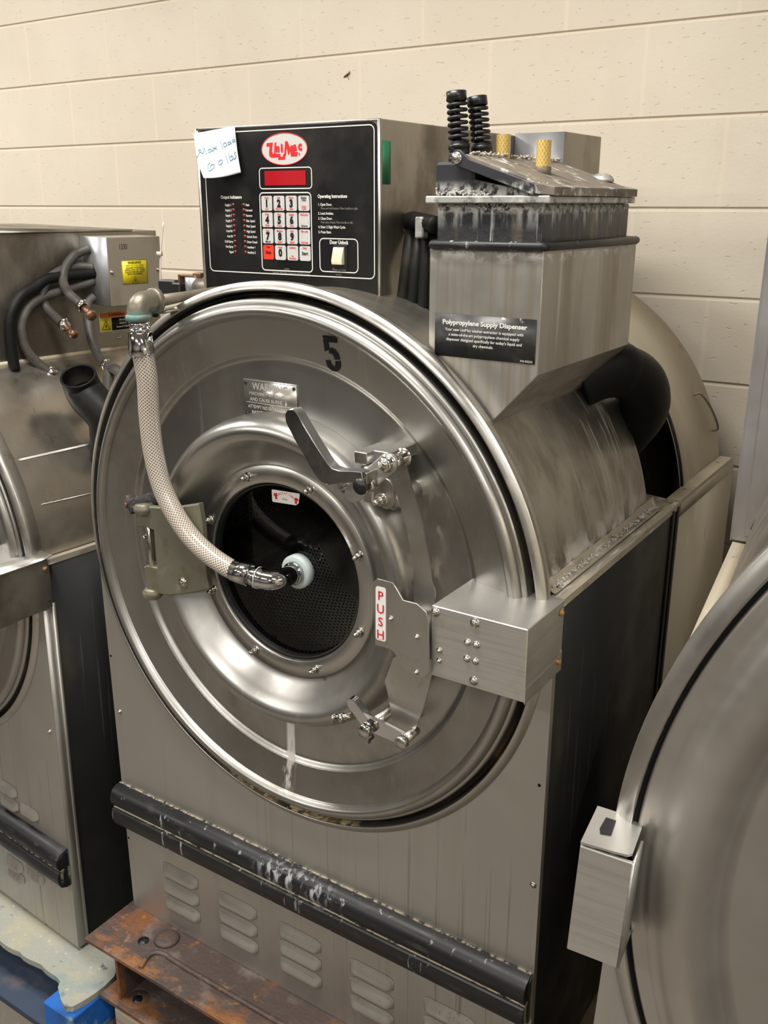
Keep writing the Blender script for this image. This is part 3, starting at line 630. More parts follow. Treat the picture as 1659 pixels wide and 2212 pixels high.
mb = MB(); mb.tube([(.4770, -.067, .9684), (.4905, -.066, .9672)], [.0165, .0165], 8); mb.tube([(.4900, -.066, .9672), (.4905, -.066, .9672), (.4965, -.0652, .9667), (.4970, -.0652, .9667)], [.0165, .0190, .0190, .0170], 28); mb.build('hose_nut', 'chrome', HO)
mb = MB(); mb.tube([(.4930, -.0658, .9670), (.4945, -.0655, .9669)], [.0196, .0196], 24); mb.build('sealing_washer', 'washer_ring', HO)
mb = MB()
pp = smooth_path([(.4965, -.0650, .9667), (.506, -.0640, .9660), (.517, -.0600, .9655), (.5245, -.0500, .9650), (.5270, -.0380, .9645), (.5275, -.0200, .9645), (.5275, -.002, .9645)], 5)
mb.tube(pp, [.0190 if i < 3 else .0172 for i in range(len(pp))], 28); mb.build('window_elbow', 'chrome', HO)
mb = MB(); mb.tube([(.5275, .008, .9645), (.5275, -.006, .9645), (.5275, -.0085, .9645), (.5275, -.0086, .9645)], [.031, .031, .028, .020], 32); mb.build('window_washer', 'washer_ring', HO)
mb = MB(); mb.tube([(.5275, -.008, .9645), (.5275, -.016, .9645)], [.0215, .0205], 32); mb.build('elbow_collar', 'chrome', HO)
# --- patinated elbow and feed pipe over the flange
mb = MB(); pp = smooth_path([(.2705, -.0865, 1.3920), (.2705, -.0865, 1.4040), (.2705, -.0840, 1.4130), (.2708, -.0770, 1.4190), (.2712, -.0680, 1.4205), (.2715, -.0420, 1.4210)], 6)
mb.tube(pp, .0182, 24); mb.tube([(.2705, -.0865, 1.3905), (.2705, -.0865, 1.3915), (.2705, -.0865, 1.4000), (.2705, -.0865, 1.4015)], [.0190, .0212, .0212, .0185], 24)
mb.tube([(.2713, -.0540, 1.4208), (.2713, -.0525, 1.4208), (.2715, -.0430, 1.4210), (.2715, -.0415, 1.4210)], [.0185, .0215, .0215, .0190], 24); PI1 = mb.build('feed_pipe_elbow', 'patina', R1)
mb = MB(); mb.tube([(.271, -.049, 1.4190), (.272, .02, 1.4225), (.274, .12, 1.4265), (.275, .20, 1.428)], [.0110, .0085, .0080, .0080], 20); mb.build('feed_pipe', 'dirtypipe', PI1)
mb = MB(); mb.strip([(.2690, -.04, 1.4000), (.2690, .0, 1.403), (.2705, .04, 1.407)], .03, (1, 0, 0), .003); mb.build('pipe_saddle', 'dirtypipe', PI1)

# --- latch linkage
LK = MB(); bm = LK.bm
outer = [(.800, 1.236), (.815, 1.190), (.833, 1.143), (.845, 1.092), (.851, 1.050), (.858, 1.036), (.858, .960), (.857, .905), (.850, .872), (.841, .835), (.829, .798), (.818, .772)]
inner = [(.794, .768), (.785, .790), (.778, .826), (.770, .862), (.785, .905), (.812, .930), (.822, .965), (.822, 1.010), (.820, 1.065), (.808, 1.122), (.794, 1.163), (.776, 1.202), (.780, 1.228)]
LK.prism(outer+inner, -.089, -.086); LA = LK.build('latch_strap', 'ring', R1)
mb = MB(); mb.prism([(.772, .937), (.769, 1.040), (.776, 1.0475), (.803, 1.0470), (.809, 1.041), (.822, 1.0235), (.845, 1.0235), (.862, 1.014), (.8655, 1.002), (.8690, .920), (.862, .908), (.850, .9045), (.830, .9075), (.822, .914), (.806, .934), (.800, .9375)], -.120, -.1175, bev=.0006); PP = mb.build('push_plate', 'ring', R1)
MB().box(.80, .86, -.1175, -.089, .93, 1.0).build('plate_spacer', 'ring', PP)
mb = MB(); mb.prism(rrect(.7738, .7920, .9475, 1.0355, .004), -.1206, -.1201); mb.build('push_sticker', 'sticker', PP)
mb = MB()
for i, ch in enumerate('PUSH'): mb.text(ch, (.7828, -.1207, 1.0145-.0212*i), size=.0205, ax='CENTER', bold=.010)
mb.text('000001', (.7830, -.1207, .9492), size=.0024, ax='CENTER'); mb.build('push_lettering', 'red_ink', PP)
for x, z in ((.8015, .989), (.8475, .971), (.8475, .913)): screw(PP, (x, -.120, z), r=.0030, name='rivet')
# box
mb = MB(); mb.box(.8655, 1.0185, -.110, .018, .909, 1.0225, .0012); LB = mb.build('latch_box', 'box', R1)
MB().prism([(-.109, .9065), (.018, .9065), (.018, .9400), (.0, .93), (-.109, .93)], 1.0178, 1.0192, 'YZ').build('latch_box_skirt', 'box', LB)
for x, z, r in ((.8725, 1.0135, .0052), (.937, 1.0125, .0056), (.9265, .979, .0042), (.9405, .979, .0042), (.926, .953, .0042), (.940, .953, .0042), (.880, .9535, .0036), (.880, .937, .0033), (.938, .921, .0052)): screw(LB, (x, -.110, z), r=r)
for z in (1.006, .926): screw(LB, (1.0192, .004, z), (1, 0, 0), .0044, 'rustbolt')
# handle lever
mb = MB(); hy2 = -.152
LP = [(.6405, 1.2930), (.6355, 1.285), (.6365, 1.274), (.651, 1.2515), (.671, 1.2250), (.686, 1.2040), (.697, 1.1940), (.714, 1.1895), (.735, 1.1960), (.766, 1.2030), (.7745, 1.2045), (.7715, 1.2190), (.752, 1.2175), (.732, 1.2150), (.720, 1.2165), (.711, 1.2235), (.690, 1.2480), (.670, 1.2735), (.6585, 1.2895), (.651, 1.2955)]
mb.prism(LP, hy2, hy2+.020, bev=.0010); LV = mb.build('latch_handle', 'handle', R1)
def bar(mb, a, b, wd, y0, y1, n=6):
    a = Vector(a); b = Vector(b); d = (b-a).normalized(); nn = Vector((-d.y, d.x)); r = wd/2; P = []
    th = math.atan2(d.y, d.x)
    for i in range(n+1): t = th-PI/2+PI*i/n; P.append((b.x+r*math.cos(t), b.y+r*math.sin(t)))
    for i in range(n+1): t = th+PI/2+PI*i/n; P.append((a.x+r*math.cos(t), a.y+r*math.sin(t)))
    return mb.prism(P, y0, y1, bev=.0008)
mb = MB(); bar(mb, (.7365, 1.1745), (.7985, 1.2300), .0285, -.126, -.119); mb.build('pivot_link', 'box', LV)
mb = MB(); mb.cyl((.7680, -.140, 1.1975), (.7680, -.153, 1.1975), .0128, 28, bev=.002); mb.build('pivot_cap', 'black', LV)
mb = MB(); mb.box(.7765, .7800, -.151, -.126, 1.188, 1.2185, .0006); mb.hexa((.7680, -.1262, 1.1975), (0, -1, 0), .0155, .015); mb.build('pivot_block', 'bolt', LV)
mb = MB(); mb.cyl((.7985, -.126, 1.2295), (.7985, -.1275, 1.2295), .0125, 20).hexa((.7985, -.1275, 1.2295), (0, -1, 0), .0112, .009).cyl((.7985, -.1364, 1.2295), (.7985, -.1375, 1.2295), .007, 14); mb.build('pivot_bolt', 'bolt', LV)
mb = MB(); mb.cyl((.7990, -.119, 1.2300), (.7990, -.086, 1.2300), .0095, 22); mb.cyl((.7985, -.0855, 1.2300), (.7985, -.0835, 1.2300), .0135, 24); mb.build('pivot_spacer', 'bolt', LV)
mb = MB(); mb.box(.688, .712, -.052, .018, 1.198, 1.216, .001).box(.730, .760, -.060, .018, 1.206, 1.225, .001).box(.700, .716, -.05, .018, 1.165, 1.195).box(.716, .728, -.04, .018, 1.150, 1.205); mb.build('latch_mount', 'ring', R1)
mb = MB(); mb.box(.728, .745, -.085, -.03, 1.150, 1.205, .002); bar(mb, (.750, 1.170), (.752, 1.150), .030, -.060, -.052); mb.build('pivot_arm', 'ring', R1)
acorn(R1, .7455, 1.1500, -.060, 1.25, 'latch_nut')
mb = MB(); mb.cyl((.757, .016, 1.148), (.757, -.05, 1.148), .0165, 24, bev=.003); mb.build('latch_boss', 'ring', R1)
mb = MB(); mb.tube([(.705, -.11, 1.173), (.735, -.10, 1.190)], [.006, .006], 12); mb.build('torsion_pin', 'bolt', LV)
# lower linkage
BL = MB(); bar(BL, (.729, .823), (.756, .797), .0190, -.124, -.110); BL = BL.build('lower_crank', 'handle', R1)
mb = MB(); mb.prism([(.766, .8085), (.8235, .7990), (.822, .776), (.767, .7800)], -.118, -.112, bev=.0008); mb.build('lower_link', 'handle', BL)
mb = MB(); mb.hexa((.7575, -.1235, .7865), (0, -1, 0), .0125, .010); mb.cyl((.7575, -.11, .7865), (.7575, .02, .7865), .009, 16); mb.build('lower_bolt', 'bolt', BL)
mb = MB(); mb.hexa((.823, -.118, .7855), (0, -1, 0), .0115, .010).cyl((.823, -.112, .7855), (.823, -.08, .7855), .008, 14); mb.build('lower_bolt', 'bolt', BL)
mb = MB(); mb.cyl((.723, -.115, .7960), (.700, -.125, .7900), .0062, 14).cyl((.712, -.1225, .793), (.707, -.124, .7915), .0092, 16).cyl((.698, -.1265, .7895), (.696, -.1265, .789), .008, 14); mb.build('spring_stud', 'bolt', BL)
mb = MB(); mb.tube(smooth_path([(.762, -.118, .780), (.765, -.116, .772), (.758, -.114, .764), (.756, -.114, .757)], 4), .0022, 8); mb.build('grease_string', 'crust', BL)
mb = MB(); mb.cyl((.775, .018, .830), (.775, -.050, .830), .0215, 26, bev=.004).cyl((.775, -.05, .830), (.775, -.062, .830), .0150, 22, bev=.002); mb.build('lower_boss', 'ring', R1)
acorn(R1, .775, .830, -.062, .95, 'latch_nut')
mb = MB(); mb.cyl((.770, .016, .749), (.770, -.03, .749), .006, 12); mb.build('stop_pin', 'ring', R1)

# --- control cabinet
cy, x0, x1, zt, cb = .157, .193, .5985, 1.7085, 1.36
CC = MB().box(x0, x1, cy, .845, cb, zt, .0015).build('control_cabinet', 'cab', R1)
oy = cy-.0012
MB().prism([(x0+.006, cb), (x1-.0045, cb), (x1-.0045, zt-.016), (x1-.0085, zt-.007), (x1-.016, zt-.004), (x0+.016, zt-.004), (x0+.006, zt-.010)], oy, cy+.0002).build('control_overlay', 'overlay', CC)
MB().box(x1-.0042, x1+.0004, cy-.0012, cy+.004, cb, zt-.0008).box(x0+.002, x1, cy-.001, cy+.003, zt-.0035, zt+.0003).box(x0-.0004, x0+.0055, cy-.001, cy+.004, cb, zt-.001).build('bezel_edge', 'ring', CC)
ty = oy-.0004
mb = MB()
outline(mb, rrect(.2115, .5885, 1.4565, 1.7005, .010), ty, .0017)
outline(mb, rrect(.3415, .4595, 1.6025, 1.6385, .007), ty, .0017)
outline(mb, rrect(.3400, .4570, 1.4625, 1.5975, .008), ty, .0019)
outline(mb, rrect(.4720, .5545, 1.4650, 1.5220, .009), ty, .0017)
def T(mb, t, x, z, size, a='LEFT', sx=.72, b=.012, **k): mb.text(t, (x, oy, z), size=size, ax=a, sx=sx, bold=b, **k)
T(mb, 'Output Indicators', .2475, 1.5870, .0078, sx=.90, b=.03)
T(mb, 'Operating Instructions', .4705, 1.5878, .0078, sx=.87, b=.03)
T(mb, 'Door Unlock', .4945, 1.5125, .0088, sx=.82, b=.03)
for i, t in enumerate(('Supply 1', 'Supply 2', 'Supply 3', 'Supply 4', 'Supply 5', 'Cold Fill', 'Hot Fill', 'Cold Spray', 'Hot Spray', 'Signal')): T(mb, t, .2725, 1.5742-.0092*i, .0058, 'RIGHT', .78, .015)
for i, t in enumerate(('Heat', 'Forward', 'Reverse', 'Dist. Speed', 'Med. Speed', 'High Speed', 'Unlock Door', 'Drain Closed', 'Auxiliary 1', 'Auxiliary 2')): T(mb, t, .3068, 1.5742-.0092*i, .0058, 'LEFT', .78, .015)
for t, z in (('1. Open Door.', 1.5750), ('2. Load Articles.', 1.5605), ('3. Close Door.', 1.5522), ('4. Enter 2 Digit Wash Cycle.', 1.5382), ('5. Press Start.', 1.5298)): T(mb, t, .4708, z, .0061, 'LEFT', .82, .015)
mb.build('panel_print', 'white_ink', CC)
mb = MB()
T(mb, 'Press and hold button. Move handle to right.', .4765, 1.5690, .0054, 'LEFT', .80, .0); T(mb, 'Push door closed. Move handle to left.', .4765, 1.5462, .0054, 'LEFT', .80, .0)
T(mb, 'Press and Hold', .5140, 1.4680, .0056, 'CENTER', .82); T(mb, 'PN 000752', .398, 1.4655, .0036, 'CENTER'); T(mb, 'PN 000756', .513, 1.4600, .0036, 'CENTER')
T(mb, 'Copyright 1994 UniMac Company, Inc. All rights reserved', .407, 1.4585, .0040, 'CENTER', .9); mb.build('panel_fine_print', 'grey_ink', CC)
for col, xx in ((0, .2770), (1, .3020)):
    for i in range(10): MB().cyl((xx, oy, 1.5762-.0092*i), (xx, oy-.0006, 1.5762-.0092*i), .0030, 14).build('indicator_light', 'led', CC)
MB().prism(rrect(.3545, .4460, 1.6088, 1.6328, .0012), oy-.0008, oy).build('display_window', 'display', CC)
# keypad
labels = [[('1', 'Draft', 'Low'), ('2', 'Hot', 'Wash Fill'), ('3', 'Warm', 'High'), ('', 'Display\nTemp', 'Drain\nCycle')],
          [('4', 'Wash', 'Rinse'), ('5', 'Heat', 'Rinse'), ('6', 'Supply', 'Over'), ('', 'Add cycle', 'Advance')],
          [('7', 'Start', 'Manual'), ('8', 'Medium', 'Speed'), ('9', 'High', 'Speed'), ('', 'Edit cycle', 'Add time')],
          [('Stop', 'Clear', ''), ('0', 'Drain', ''), ('', 'Auxiliary', 'No\nFavorites'), ('Start', 'Enter', '')]]
blk = MB(); red = MB()
for r_ in range(4):
    for q in range(4):
        kx = .3450+.0278*q; kz = 1.5915-.0280*r_
        stop = (r_ == 3 and q == 0)
        MB().prism(rrect(kx, kx+.0245, kz-.0252, kz, .0035), oy-.0009, oy).build('key', 'key_red' if stop else 'key', CC)
        d, up, lo = labels[r_][q]; mx = kx+.01225; yy = oy-.0010
        if d:
            big = len(d) == 1
            blk.text(d, (mx, yy, kz-(.0185 if big else .0150)), size=.0172 if big else .0075, ax='CENTER', sx=.88 if big else .92, bold=.055 if big else .03)
        tb = blk if (q == 3 and r_ == 0) or stop else red
        tb.text(up, (mx, yy, kz-.0048), size=.0050, ax='CENTER', sx=.82, bold=.02, ls=.75)
        lb = blk if (q == 3 and r_ == 1) or (q == 0 and r_ == 2) else red
        if lo: lb.text(lo, (mx, yy, kz-(.0195 if '\n' in lo else .0236)), size=.0050, ax='CENTER', sx=.82, bold=.02, ls=.75)
blk.build('key_print', 'black_ink', CC); red.build('key_red_print', 'red_ink', CC)
# rocker switch
MB().box(.5015, .5320, oy-.0020, oy, 1.4730, 1.5110, .001).build('switch_bezel', 'black', CC)
MB().prism([(oy-.0015, 1.5075), (oy-.0045, 1.5070), (oy-.0110, 1.4850), (oy-.0095, 1.4790), (oy-.0015, 1.4785)], .5045, .5265, 'YZ', bev=.0006).build('door_unlock_switch', 'cream', CC)
# logo
def ell(cx, cz, a, b, n=64): return [(cx+a*math.cos(2*PI*i/n), cz+b*math.sin(2*PI*i/n)) for i in range(n)]
lx, lz = .4005, 1.6680
MB().prism(ell(lx, lz, .0505, .0262), oy-.0006, oy).build('logo_field', 'logo_bg', CC)
mb = MB(); outline(mb, ell(lx, lz, .0508, .0265), oy-.0010, .0013)
def LG(P, y=oy-.0010):  # glyph polygons, units: 1000 wide across the oval
    mb.prism([(lx-.0505+.101*a, lz+.0262-.0524*b) for a, b in P], y, y+.0004)
def LP_(P, y=oy-.0010): mb.prism([(lx-.0505+.101*(X-910)/545, lz+.0262-.0524*(Y-258)/387) for X, Y in P], y, y+.0004)
LP_([(972, 375), (1050, 368), (1036, 470), (1045, 503), (1100, 505), (1137, 508), (1135, 540), (1165, 543), (1170, 515), (1200, 515), (1187, 577), (1108, 578), (1112, 548), (1030, 550), (1005, 535), (1000, 500), (1008, 412), (972, 415)])
LP_([(1072, 372), (1092, 368), (1077, 505), (1060, 505)], oy-.0011)
LP_([(1198, 360), (1228, 362), (1250, 440), (1268, 412), (1288, 408), (1306, 492), (1347, 492), (1335, 543), (1262, 543), (1254, 482), (1240, 520), (1228, 520), (1213, 440), (1203, 522), (1182, 522)])
def LTx(t, X, Y, size, sx, b): mb.text(t, (lx-.0505+.101*(X-910)/545, oy-.0010, lz+.0262-.0524*(Y-258)/387), size=size, sx=sx, bold=b)
LTx('n', 1086, 478, .0172, .92, .07); LTx('i', 1148, 478, .0172, .95, .08)
LTx('a', 1296, 472, .0195, .86, .035); LTx('c', 1352, 468, .0195, .90, .055)
mb.build('logo_lettering', 'red_ink', CC)
mb = MB(); mb.text('®', (lx-.0505+.101*(1350-910)/545, oy-.0008, lz+.0262-.0524*(535-258)/387), size=.0060); mb.build('logo_mark', 'black_ink', CC)
MB().box(x1, x1+.0006, .164, .1875, 1.6085, 1.676).build('green_tape', 'green', CC)
for y, z in ((.249, 1.555), (.255, 1.479), (.262, 1.557)): screw(CC, (x1, y, z), (1, 0, 0), .0032)
# rear junction box
BX = MB().box(x1-.001, .706, .6495, .842, 1.585, 1.7125, .001).build('junction_box', 'beigebox', R1)
MB().box(x1, .7055, .6480, .6496, 1.586, 1.7120).build('junction_box_front', 'greybox', BX)
# dusty cable sleeve beside the cabinet, with black tubes added to darken the gap
mb = MB(); mb.tube(smooth_path([(.598, .265, 1.545), (.618, .225, 1.552), (.650, .200, 1.550), (.69, .185, 1.545)], 5), .0145, 16); CBN = mb.build('cable_sleeve', 'blackrub', R1)
mb = MB(); mb.box(.652, .668, .178, .196, 1.524, 1.558, .002); mb.build('cable_clip', 'rim', CBN)
mb = MB()
for i in range(4):
    mb.tube(smooth_path([(.612+.019*i, .235-.006*i, 1.535-.003*i), (.622+.019*i, .205, 1.475+.008*i), (.615+.022*i, .20, 1.40)], 5), .0125, 10)
mb.build('gap_darkening_cables', 'blackrub', CBN)

# --- supply dispenser on the tub
dy0, dy1 = .036, .412
mb = MB(); mb.prism([(.7665, 1.525), (.9480, 1.525), (.9480, 1.3455), (.8720, 1.262), (.7665, 1.262)], dy0, dy1, bev=.001); SD = mb.build('supply_dispenser', 'disp', R1)
MB().box(.7745, .9410, dy0+.006, dy1-.03, 1.515, 1.5790, .002).build('dispenser_tray', 'plastic', SD)
mb = MB(); k = .0035
ring = rrect(.7710, .9500, dy0-.0035, dy1-.004, .006, 3)
for j, (off, zz) in enumerate(((0, 0),)):
    mb.tube([(x, y, 1.5205+.0022*math.sin(x*40+y*30)) for x, y in ring+ring[:1]], .0066, 10, caps=False)
mb.build('rubber_seal', 'rubber', SD)
MB().box(.7620, .9560, dy0-.008, dy1-.045, 1.5790, 1.5890, .0015).build('dispenser_rim', 'rim', SD)
MB().box(.7715, .8350, dy0+.002, dy1-.06, 1.588, 1.6350, .004).prism([(.83, 1.588), (.9350, 1.588), (.9350, 1.592), (.86, 1.606), (.83, 1.612)], dy0+.004, dy1-.06).build('hinge_block', 'lidblack', SD)
mb = MB(); mb.prism([(.8050, 1.6350), (.8120, 1.6440), (.8280, 1.6440), (.9350, 1.6060), (.9620, 1.6000), (.9620, 1.5890), (.9330, 1.5910), (.8200, 1.6270)], dy0-.006, dy1-.055, bev=.0010); LD = mb.build('dispenser_lid', 'lid', SD)
mb = MB(); mb.prism([(.8050, 1.6330), (.8040, 1.6440), (.8100, 1.6500), (.8180, 1.6500), (.8250, 1.6440), (.8340, 1.6370), (.9360, 1.6035), (.9390, 1.5915), (.930, 1.5905), (.8230, 1.6260)], dy0-.010, dy0-.004, bev=.001); mb.build('lid_arm', 'lidblack', LD)
screw(LD, (.8140, dy0-.010, 1.6395), r=.0060, name='lid_pivot')
MB().dome((.905, .345, 1.612), (0, 0, 1), .020, .014).build('lid_tab', 'rim', LD)
for i, (bx, by, lx_, ly_, lzz) in enumerate(((.7780, .100, -.009, .0, .098), (.8010, .130, -.014, .0, .092))):
    b0 = Vector((bx, by, 1.636)); d = Vector((lx_, ly_, lzz))
    mb = MB()
    mb.tube([b0, b0+d*.10, b0+d*.101, b0+d*.20, b0+d*.201, b0+d*.26, b0+d*.261, b0+d*.30], [.0165, .0165, .0150, .0150, .0160, .0160, .0135, .0130], 22)
    CG = mb.build('cord_grip', 'black', SD)
    mb = MB(); hp2 = []; turns = 6.6
    for q in range(150):
        t = q/149; a = 2*PI*turns*t; r = .0128; o = b0+d*(.30+.58*t)
        hp2.append(o+Vector((math.cos(a), math.sin(a), 0))*r)
    mb.tube(hp2, .0028, 8); mb.build('spring_coil', 'rubber', CG)
    mb = MB(); mb.cyl(b0+d*.25, b0+d*.95, .0042, 12); mb.build('cord_core', 'crust', CG)
    mb = MB(); mb.tube([b0+d*.86, b0+d*.865, b0+d*.995, b0+d*1.0], [.012, .0148, .0148, .012], 22); mb.build('grip_cap', 'black', CG)
for bx, by, zz, h in ((.8230, .150, 1.622, .054), (.8890, .150, 1.610, .056)):
    mb = MB(); mb.tube([(bx, by, zz+.012), (bx, by, zz+h)], .0108, 24, caps=False); mb.tube([(bx, by, zz+h), (bx, by, zz+.012)], .0085, 24, caps=False); mb.rev; am = mb.build('amber_tube', 'amber', SD)
    mb = MB(); mb.cyl((bx, by, zz+.008), (bx, by, zz+.020), .0122, 24, bev=.001); mb.cyl((bx, by, zz), (bx, by, zz+.008), .0100, 16); mb.build('hose_clamp', 'dirtypipe', am)
mb = MB(); mb.box(.7780, .9430, dy0-.0010, dy0+.0003, 1.3605, 1.4235); LBL = mb.build('dispenser_label', 'scuffed', SD)
mb = MB(); lyy = dy0-.0011
mb.text('Polypropylene Supply Dispenser', (.8600, lyy, 1.4085), size=.0096, ax='CENTER', sx=1.10, bold=.035)
for i, t in enumerate(('Your new UniMac washer-extractor is equipped with', 'a state-of-the-art polypropylene chemical supply', "dispenser designed specifically for today's liquid and", 'dry chemicals.')):
    mb.text(t, (.8600, lyy, 1.3990-.0072*i), size=.0060, ax='CENTER', sx=.99, bold=.01)
mb.text('P/N 002222', (.9400, lyy, 1.3625), size=.0040, ax='RIGHT'); mb.build('label_lettering', 'white_ink', LBL)
def lumps(name, parent, spots, m):
    mb = MB()
    for (x, y, z, r) in spots:
        a = [Vector((x, y, z))+Vector((random.uniform(-1, 1), random.uniform(-1, 1), random.uniform(-.7, .9)))*r for _ in range(3)]
        mb.tube([a[0], a[1]+Vector((r*.5, 0, 0)), a[2]+Vector((r, .0, 0))], [r*.5, r, r*.35], 6)
    o = mb.build(name, m, parent); o['kind'] = 'stuff'; return o
random.seed(21)
sp = []
for i in range(130):
    x = random.uniform(.775, .940); sp.append((x, dy0+.0062, 1.5775-abs(random.gauss(0, .0030)), random.uniform(.0007, .0020)))
for i in range(90): sp.append((.9412, random.uniform(.05, .37), 1.5775-abs(random.gauss(0, .0025)), random.uniform(.0006, .0015)))
lumps('scale_deposit', SD, sp, 'deposit')
sp = []
for i in range(90):
    sp.append((random.uniform(.775, .86), dy0+.0015, 1.5895+abs(random.gauss(0, .0045)), random.uniform(.0007, .0019)))
for i in range(60): sp.append((.7668+random.uniform(0, .18), dy0-.0003, 1.5130+random.gauss(0, .0016), random.uniform(.0005, .0012)))
lumps('hinge_deposit', SD, sp, 'deposit')
sp = []
for i in range(150):
    t = random.random(); y = dy0+.01+.31*t
    sp.append((.8270+random.gauss(0, .004), y, 1.6455+random.uniform(-.001, .002), random.uniform(.0010, .0028)))
for i in range(50): sp.append((random.uniform(.925, .940), dy0-.008+random.uniform(0, .03), 1.6030+random.uniform(-.003, .002), random.uniform(.0008, .0018)))
lumps('lint', LD, sp, 'lint')
sp = []
for i in range(260):
    y = random.uniform(.05, .54); sp.append((.9835+random.gauss(0, .0018), y, ZS+.002+abs(random.gauss(0, .003)), random.uniform(.0008, .0024)*(1.6 if y > .42 else 1)))
lumps('ledge_deposit', R1, sp, 'deposit')
# black rubber outlet duct
mb = MB(); pp = smooth_path([(.865, .40, 1.275), (.900, .425, 1.292), (.930, .455, 1.290), (.950, .495, 1.262), (.945, .535, 1.210), (.905, .56, 1.15), (.84, .58, 1.06), (.76, .58, .95)], 7)
mb.tube(pp, [.050]*14+[.047]*(len(pp)-14), 26); mb.build('outlet_duct', 'blackrub', R1)
# --- rear drive cover
cc = (CX, CZ)
mb = MB(); mb.rev([(.493, .70), (.493, .990), (.489, .990), (.489, .70)], cc, 90, math.radians(4), PI, close=True)
RC = mb.build('rear_cover', 'beige', R1)
MB().rev([(.491, .70), (.496, .697), (.496, .706), (.491, .709)], cc, 60, math.radians(5), math.radians(120), close=True).build('cover_lip', 'blackrub', RC)
MB().rev([(.490, .98), (.02, .98)], cc, 60, 0, PI).build('cover_back', 'darkvoid', RC)
mb = MB(); A = [math.radians(a) for a in (26.5, 15.5)]
def onc(a, r, y): return (CX+r*math.cos(a), y, CZ+r*math.sin(a))
mb.tube(smooth_path([onc(A[0], .492, .90), onc(A[0]-.01, .507, .905), onc((A[0]+A[1])/2, .511, .93), onc(A[1]+.01, .507, .955), onc(A[1], .492, .96)], 5), .0024, 8); mb.build('cover_handle', 'dirtypipe', RC)
MB().rev([(.40, .53), (.40, .95), (.05, .95)], cc, 48).build('gap_shade_drum', 'darkvoid', R1)  # added dark drum, fills the gap behind the tub with painted shade
mb = MB(); mb.rev([(.075, .53), (.085, .528), (.085, .545), (.075, .55)], (.86, 1.06), 40); mb.build('drive_pulley', 'dirtypipe', R1)
MB().box(.0, W-.0135, .60, 1.03, 0, .90).box(.02, .99, .95, 1.03, 0, 1.0).build('rear_chassis', 'darkvoid', R1)
MB().prism([(.965, .56), (1.012, .56), (1.012, .62), (.93, .64), (.90, .60)], 1.006, 1.012, 'XY').build('chassis_flap', 'ledge', R1)
# --- inlet valve behind the flange top-left
IV = MB().box(.035, .19, .27, .305, 1.385, 1.405, .003).cyl((.10, .28, 1.405), (.19, .28, 1.405), .018, 16).build('inlet_valve', 'green_brass', R1)
mb = MB(); mb.cyl((.035, .29, 1.395), (.035, .29, 1.430), .019, 20).cyl((.085, .29, 1.395), (.085, .29, 1.425), .013, 16); mb.build('valve_solenoid', 'greybox', IV)
mb = MB(); mb.box(.000, .060, .282, .298, 1.430, 1.4345, .001).box(-.004, .001, .282, .298, 1.418, 1.4345).box(.040, .062, .280, .300, 1.43, 1.44, .002); mb.build('valve_bracket', 'copper', IV)
mb = MB(); mb.box(-.06, -.01, .275, .30, 1.386, 1.422, .003).box(-.015, .01, .27, .31, 1.39, 1.418, .003); mb.build('valve_connector', 'black', IV)
mb = MB(); mb.cyl((.055, .28, 1.41), (.12, .27, 1.41), .020, 20, bev=.004); mb.build('valve_union', 'patina', IV)
mb = MB(); mb.strip(smooth_path([(-.078, .30, 1.39), (-.075, .30, 1.44), (-.067, .30, 1.49), (-.055, .30, 1.540)], 4), .0055, (1, -.3, 0), .0014); mb.box(-.079, -.068, .296, .304, 1.47, 1.479); mb.build('cable_tie', 'tie', IV)
MB().tube([(-.06, .29, 1.40), (-.09, .29, 1.375), (-.1, .30, 1.34)], .008, 10).build('valve_wire', 'black', IV)
# dirt patches on the tub crown near the cabinet
# ------------------------------------------------------------------ paper note
def paper_pt(u, v):
    a = Vector((.190, .1535, 1.700)); b = Vector((.291, .1540, 1.709)); c = Vector((.306, .148, 1.631)); d = Vector((.2255, .140, 1.622))
    p = a.lerp(b, u).lerp(d.lerp(c, u), v)
    p.y -= .020*(max(v,0)**2.2)*max(0,1-u)**1.2+.004*math.sin(v*PI)*(1-u*.5); p.y += .0
    p.x += .016*(v**3)*(1-u)**2; p.z += -.003*math.sin(u*PI)*v
    return p
mb = MB(); bm = mb.bm; G = [[bm.verts.new(paper_pt(i/24, j/24)) for i in range(25)] for j in range(25)]
for j in range(24):
    for i in range(24): bm.faces.new([G[j][i], G[j][i+1], G[j+1][i+1], G[j+1][i]])
PN = thing('paper_note', 'torn white paper note with handwriting taped to the top corner of the black control panel', 'note', (0, 0, 0))
sheet = mb.build('paper_sheet', 'paper', PN, 60)
smd = sheet.modifiers.new('thick', 'SOLIDIFY'); smd.thickness = .0003; smd.offset = 0
